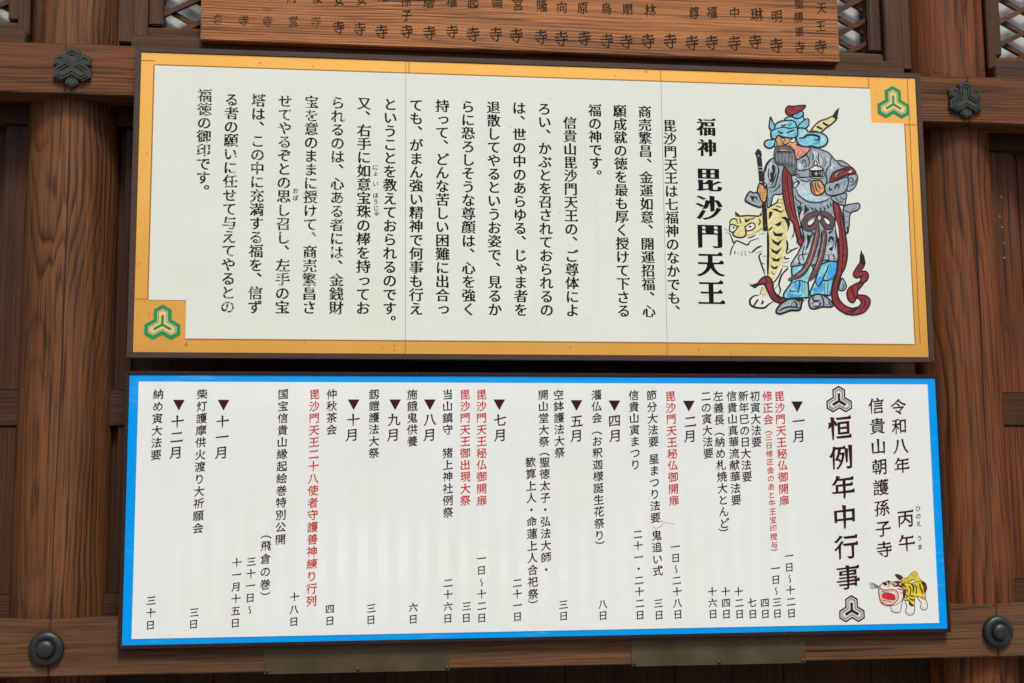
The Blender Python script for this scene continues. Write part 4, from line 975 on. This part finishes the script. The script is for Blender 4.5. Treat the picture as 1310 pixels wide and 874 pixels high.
def ctext(o, items, name='text_column', m='ink_brown', style='kaisho'):
    for tx, a, b, size in items:
        k = Ink(); pa, pb = cpt(o, a), cpt(o, b)
        em = px2m(*pa, size / SC)
        write(k, tx, wpx(*pa), wpx(*pb), em, style, 0.0018)
        k.build(name, M[m], cface)
N, D_ = 67, 60
HEAD = [('A', '令和八年', (725, 197), (748, 560), 104), ('A', '信貴山朝護孫子寺', (588, 190), (638, 1082), 104)]
for o, tx, a, b, s_ in HEAD: ctext(o, [(tx, a, b, s_)], 'text_column', 'ink_head', 'kaisho')
ctext('B', [('丙午', (770, 65), (778, 218), 114)], 'text_column', 'ink_head')
ctext('B', [('ひのえ', (848, 3), (852, 98), 36), ('うま', (857, 188), (860, 242), 36)], 'ruby_text', 'ink_brown')
ctext('A', [('恒例年中行事', (362, 328), (413, 1255), 156)], 'title_text', 'ink_head', 'kaisho_bold')
def month(o, tri, tx, a, b):
    k = Ink(); x, y = tri
    P = [wpx(*cpt(o, q)) for q in ((x - 36, y - 33), (x + 36, y - 33), (x, y + 33))]
    k.poly(P, 0.0018)
    em = px2m(*cpt(o, a), 82 / SC)
    write(k, tx, wpx(*cpt(o, a)), wpx(*cpt(o, b)), em, 'kaisho', 0.0018)
    k.build('month_heading', M['ink_head'], cface)
for mth in (('A', (97, 196), '一月', (105, 285), (108, 378)), ('C', (250, 192), '二月', (258, 288), (257, 378)), ('E', (613, 190), '四月', (613, 283), (618, 375)), ('E', (377, 188), '五月', (377, 285), (377, 375)),
            ('G', (771, 184), '七月', (775, 278), (777, 372)), ('G', (340, 184), '八月', (340, 275), (338, 370)), ('G', (124, 184), '九月', (117, 275), (112, 370)), ('I', (643, 184), '十月', (640, 278), (633, 370)),
            ('K', (660, 186), '十一月', (653, 288), (647, 480)), ('K', (382, 186), '十二月', (372, 288), (364, 480))): month(*mth)
for o, tx, a, b in (('C', '毘沙門天王秘仏御開扉', (812, 130), (842, 778)), ('C', '毘沙門天王秘仏御開扉', (135, 130), (157, 778)), ('G', '毘沙門天王秘仏御開扉', (660, 120), (662, 778)), ('G', '毘沙門天王御出現大祭', (558, 120), (560, 778)),
                    ('I', '毘沙門天王二十八使者守護善神練り行列', (400, 118), (380, 1403))): ctext(o, [(tx, a, b, N)], 'text_column', 'ink_red')
ctext('C', [('修正会', (737, 130), (742, 275), N), ('（', (745, 338), (745, 338), 50), ('三日修正会のあと牛王宝印授与', (745, 385), (780, 1055), 46), ('）', (780, 1100), (780, 1100), 50)], 'text_column', 'ink_red')
EV = [('C', [('初寅大法要', (660, 130), (670, 415), N)]), ('C', [('新年巳の日大法要', (587, 130), (610, 630), N)]), ('C', [('信貴山真華流献華法要', (515, 130), (543, 775), N)]),
      ('C', [('左義長', (430, 130), (437, 277), N), ('（', (440, 345), (440, 345), N), ('納め札焼大とんど', (443, 415), (470, 920), N), ('）', (465, 982), (465, 982), N)]),
      ('C', [('二の寅大法要', (355, 130), (370, 485), N)]),
      ('E', [('節分大法要', (843, 125), (855, 412), N), ('星まつり法要', (858, 520), (867, 885), N), ('鬼追い式', (875, 995), (882, 1215), N)]),
      ('E', [('信貴山寅まつり', (732, 125), (743, 555), N)]),
      ('E', [('灌仏会', (500, 123), (503, 265), N), ('（', (503, 338), (503, 338), N), ('お釈迦様誕生花祭り', (505, 410), (520, 995), N), ('）', (522, 1060), (522, 1060), N)]),
      ('E', [('空鉢護法大祭', (265, 122), (272, 480), N)]),
      ('E', [('開山堂大祭', (170, 122), (175, 412), N), ('（', (177, 470), (177, 470), N), ('聖徳太子・弘法大師・', (178, 540), (189, 1207), N)]),
      ('E', [('歓算上人・命蓮上人合祀祭', (92, 540), (107, 1360), N), ('）', (105, 1428), (105, 1428), N)]),
      ('G', [('当山鎮守', (450, 120), (450, 338), N), ('猪上神社例祭', (450, 483), (452, 853), N)]),
      ('G', [('施餓鬼供養', (230, 120), (230, 410), N)]), ('I', [('釼鎧護法大祭', (770, 118), (768, 483), N)]), ('I', [('仲秋茶会', (507, 118), (505, 338), N)]),
      ('I', [('国宝信貴山縁起絵巻特別公開', (205, 118), (188, 1020), N)]),
      ('J', [('（', (98, 158), (98, 158), N), ('飛倉の巻', (97, 235), (92, 475), N), ('）', (92, 552), (92, 552), N)]),
      ('K', [('柴灯護摩供火渡り大祈願会', (527, 118), (500, 950), N)]), ('K', [('納め寅大法要', (255, 118), (240, 495), N)])]
for o, it in EV: ctext(o, it)
DT = [('B', '一日〜十二日', (45, 297), (62, 653)), ('D', '一日〜三日', (787, 375), (800, 655)), ('D', '四日', (722, 588), (725, 657)), ('D', '七日', (642, 587), (647, 658)), ('D', '十二日', (558, 520), (565, 658)),
      ('D', '十四日', (478, 520), (483, 658)), ('D', '十六日', (395, 520), (400, 658)), ('D', '一日〜二十八日', (165, 240), (182, 660)), ('F', '三日', (885, 592), (890, 664)), ('F', '二十一・二十二日', (757, 163), (772, 664)),
      ('F', '八日', (540, 597), (542, 667)), ('F', '三日', (295, 600), (297, 670)), ('H', '二十一日', (882, 465), (884, 674)), ('H', '一日〜十二日', (660, 313), (662, 682)), ('H', '三日', (567, 610), (566, 682)), ('H', '二十六日', (452, 465), (451, 685)),
      ('H', '六日', (236, 617), (236, 690)), ('J', '三日', (752, 623), (750, 694)), ('J', '四日', (495, 627), (495, 700)), ('J', '十八日', (275, 553), (271, 705)), ('L', '三十一日〜', (832, 333), (823, 632)), ('L', '十一月十五日', (742, 340), (733, 714)),
      ('L', '三日', (477, 648), (473, 721)), ('L', '三十日', (210, 575), (205, 727))]
for o, tx, a, b in DT: ctext(o, [(tx, a, b, D_)], 'date_text')
for o, p in (('A', (358, 160)), ('B', (437, 637))):
    e = wpx(*cpt(o, p)); emblem(e[0], e[1], px2m(*cpt(o, p), 47.5 / SC), 0.0018, cface, 'line')
P_ = Paint(0.0018)
F, L = P_.fill, P_.line
for pts in ([(440, 600), (443, 660), (470, 690), (560, 692), (580, 620), (595, 520), (500, 560)], [(640, 530), (660, 610), (640, 670), (668, 722), (720, 732), (762, 690), (757, 580)], [(800, 470), (860, 560), (848, 612), (868, 650), (920, 657), (947, 612), (918, 510)]): F('t', 'WH', pts, 0.65)
F('t', 'Y2', [(500, 168), (545, 165), (600, 200), (660, 215), (720, 150), (772, 124), (806, 150), (822, 200), (862, 250), (800, 268), (750, 232), (680, 282), (620, 272), (560, 232)], 0.5)
F('t', 'Y2', [(615, 290), (700, 290), (780, 272), (860, 252), (922, 290), (937, 360), (917, 430), (917, 515), (860, 492), (800, 468), (772, 492), (760, 600), (720, 592), (682, 520), (620, 522), (596, 480), (620, 400)], 0.6)
F('t', 'BR', [(496, 172), (520, 160), (592, 192), (572, 242), (530, 216)], 0.4)
for pts, wd in (([(600, 200), (590, 250)], 1.0), ([(640, 210), (625, 265)], 0.9), ([(670, 212), (668, 262)], 0.9), ([(700, 180), (725, 235)], 0.9), ([(730, 150), (755, 215)], 0.9), ([(770, 130), (790, 195)], 0.9), ([(720, 295), (752, 340), (745, 425)], 1.6), ([(765, 300), (792, 350), (790, 440)], 1.2), ([(680, 320), (715, 370), (705, 440)], 1.2),
                ([(805, 285), (815, 350)], 0.9), ([(840, 285), (850, 350), (890, 440)], 1.3), ([(862, 262), (905, 330), (908, 420)], 2.2), ([(890, 270), (930, 330), (925, 400)], 1.4), ([(690, 445), (720, 465), (770, 470)], 1.3), ([(695, 500), (740, 522), (765, 510)], 1.3), ([(690, 545), (715, 585), (755, 600)], 2.2), ([(860, 480), (912, 490)], 1.2),
                ([(640, 440), (670, 470), (640, 500)], 1.0), ([(800, 380), (800, 440)], 0.8), ([(830, 350), (845, 420)], 0.8), ([(640, 270), (760, 235)], 1.1)): L('t', pts, wd, 'BR')
F('t', 'WH', [(265, 340), (315, 292), (380, 262), (450, 268), (560, 262), (620, 330), (612, 420), (600, 500), (540, 572), (440, 602), (340, 592), (285, 530), (272, 400)], 0.6)
F('t', 'BR', [(480, 270), (560, 262), (620, 300), (660, 350), (680, 400), (620, 370), (560, 340), (500, 320), (530, 300)], 0.3)
F('t', 'OR', [(600, 330), (660, 345), (672, 380), (620, 370)], 0); F('t', 'Y2', [(550, 290), (590, 290), (570, 320)], 0); F('t', 'Y2', [(410, 285), (460, 285), (430, 318), (400, 320)], 0.3); F('t', 'OR', [(565, 410), (590, 405), (592, 425), (570, 430)], 0)
F('t', 'BR', [(600, 400), (645, 395), (640, 470), (612, 505)], 0)
for pts, wd in (([(265, 340), (300, 325)], 1.8), ([(312, 300), (345, 285), (375, 300), (340, 318)], 1.8), ([(380, 270), (410, 260), (405, 300)], 1.6), ([(385, 340), (425, 335)], 1.3), ([(460, 285), (480, 320), (530, 330)], 1.6), ([(520, 360), (600, 380), (660, 390)], 1.0)): L('t', pts, wd, 'BR')
P_.dot('t', (348, 302), 13); F('t', 'WH', [(475, 290), (510, 285), (515, 312), (485, 318)], 0.4); P_.dot('t', (495, 302), 8)
P_.line('t', [(270, 360), (340, 385), (480, 378), (535, 430), (532, 510), (470, 575), (400, 590), (310, 555), (282, 500)], 1.7, 'RO', closed=True)
P_.line('t', [(300, 400), (350, 405), (470, 400), (510, 440), (505, 500), (460, 550), (400, 562), (320, 535), (302, 490)], 0.6, 'RO', closed=True)
F('t', 'R2', [(318, 432), (390, 425), (470, 440), (496, 470), (482, 522), (400, 518), (322, 495)], 0.3)
for k in range(8):
    P_.dot('t', (312 + k * 20, 408 + k * 3), 9, 'BK'); P_.dot('t', (318 + k * 17, 522 + k * 3), 9, 'BK'); P_.dot('t', (316 + k * 20, 410 + k * 3), 3.5, 'WH'); P_.dot('t', (322 + k * 17, 524 + k * 3), 3.5, 'WH')
for pts in ([(125, 292), (190, 305), (265, 338)], [(155, 272), (210, 300), (265, 333)], [(132, 322), (200, 332), (265, 342)], [(140, 353), (200, 354), (265, 347)]): L('t', pts, 0.45)
for pts in ([(470, 650), (478, 690)], [(500, 655), (508, 690)], [(680, 690), (690, 728)], [(715, 690), (722, 728)], [(880, 620), (885, 652)], [(905, 620), (912, 650)]): L('t', pts, 0.5)
pic = P_.build('tiger_picture', PM, cface)
pic['label'] = 'small yellow tiger figure with a wide open red mouth'


P_ = Paint(0.0018)
for pts, wd in (([(848, 112), (872, 126), (902, 112), (914, 92), (902, 78), (888, 84)], 0.8), ([(916, 94), (940, 90), (962, 97), (992, 96)], 0.45)): P_.line('s', pts, wd, 'SM')
P_.build('dried_smear', PM, cface)

# ------------------------------------------------------------------ name plank
plank = thing('name_plank', (1.46, 0.1, 3.398), 'long timber plank with rows of brushed black temple names, above the gold sign', 'name board')
b = bmesh.new(); box(b, 0.2235, 2.697, 0.06, 0.098, 3.397, 3.95, 0.004); board = from_bm('board', b, M['plank'], plank, 40)
PY = 0.0594
def ptext(o, sc, items, m, style='brush'):
    for ch, x, y, s_ in items:
        k = Ink()
        p = (o + x / sc, y / sc); em = px2m(*p, s_ / sc, PY); c_ = wpx(*p, PY)
        write(k, ch, c_, c_, em, style, PY)
        k.build('lettering', M[m], board)
T = '寺'
ptext(240, 4.68, [(T, 335, 122, 80), (T, 478, 130, 80), ('堂', 630, 130, 80), (T, 768, 132, 84)], 'ink_faint')
ptext(240, 4.68, [(T, 180, 120, 80)], 'ink_faint')
ptext(240, 4.68, [('府', 625, -14, 84), ('俊', 775, -16, 84), ('安', 905, 0, 90), ('安', 1040, -5, 90), ('隆', 1170, -22, 88), (T, 905, 165, 96), (T, 1030, 172, 98), (T, 1163, 190, 104)], 'ink_plank')
ptext(500, 4.68, [('孫', 92, 6, 84), ('子', 92, 92, 84), (T, 92, 192, 100), ('磨', 225, 10, 92), (T, 232, 195, 104), ('福', 365, 8, 88), (T, 365, 192, 98), ('起', 490, 15, 92), (T, 490, 208, 110), ('輪', 640, 16, 94), (T, 625, 208, 106), ('宮', 760, 26, 92), (T, 752, 215, 108),
              ('隆', 905, 36, 92), (T, 895, 222, 106), ('向', 1025, 46, 88), (T, 1018, 230, 112), ('原', 1150, 46, 90), (T, 1155, 232, 108)], 'ink_plank')
ptext(770, 4.68, [('鳥', 28, 54, 88), (T, 25, 246, 108), ('剛', 155, 56, 84), (T, 148, 247, 106), ('林', 287, 66, 96), (T, 275, 250, 112), (T, 408, 250, 112), ('尊', 550, 76, 90), (T, 540, 256, 112), ('福', 660, 76, 88), (T, 658, 255, 108), ('中', 797, 80, 86), (T, 793, 260, 110),
              ('琳', 927, 92, 104), (T, 918, 254, 108), ('明', 1047, 98, 92), (T, 1043, 270, 112), ('聖', 1180, 20, 76), ('勝', 1180, 104, 78), ('軍', 1183, 192, 74), (T, 1183, 284, 88)], 'ink_plank')
ptext(1030, 4.371, [('天', 92, 45, 78), ('王', 86, 148, 78), (T, 88, 262, 96)], 'ink_plank')

# wires on top of the upper beam
def wire(pts, rad, label, cat='wire', nm='copper_wire', grp=None):
    b = bmesh.new(); tube(b, [ray(x, y, 0.06) + Vector((0, dy, 0)) for x, y, dy in pts], rad, 8)
    o = from_bm(nm, b, M['wire'], None, 60); return tag(o, label, cat, grp)
coil = []
for k in range(46):
    t = k / 45; x = 1182 + t * 34; a = k * 0.78
    big = 5.5 if t < 0.25 else 2.2
    coil.append((x + 2.5 * math.cos(a), 91.5 + t * 4 + big * math.sin(a) * 0.7, 0.006 * math.cos(a)))
wire(coil, 0.0016, 'loose twisted copper wire on the beam beside the gold sign corner')
wire([(1258, 99, 0), (1258.5, 93, 0), (1259, 88, 0), (1257.5, 86, -0.004), (1256.5, 88, -0.008)], 0.002, 'small bent wire hook standing at the foot of the right lattice window', 'hook', 'wire_hook')
wire([(152, 59, 0), (151, 54, 0), (151.5, 49, 0), (153, 48, -0.004)], 0.002, 'small bent wire hook standing by the left pillar above the beam', 'hook', 'wire_hook')

bpy.data.objects.remove(_fo, do_unlink=True)
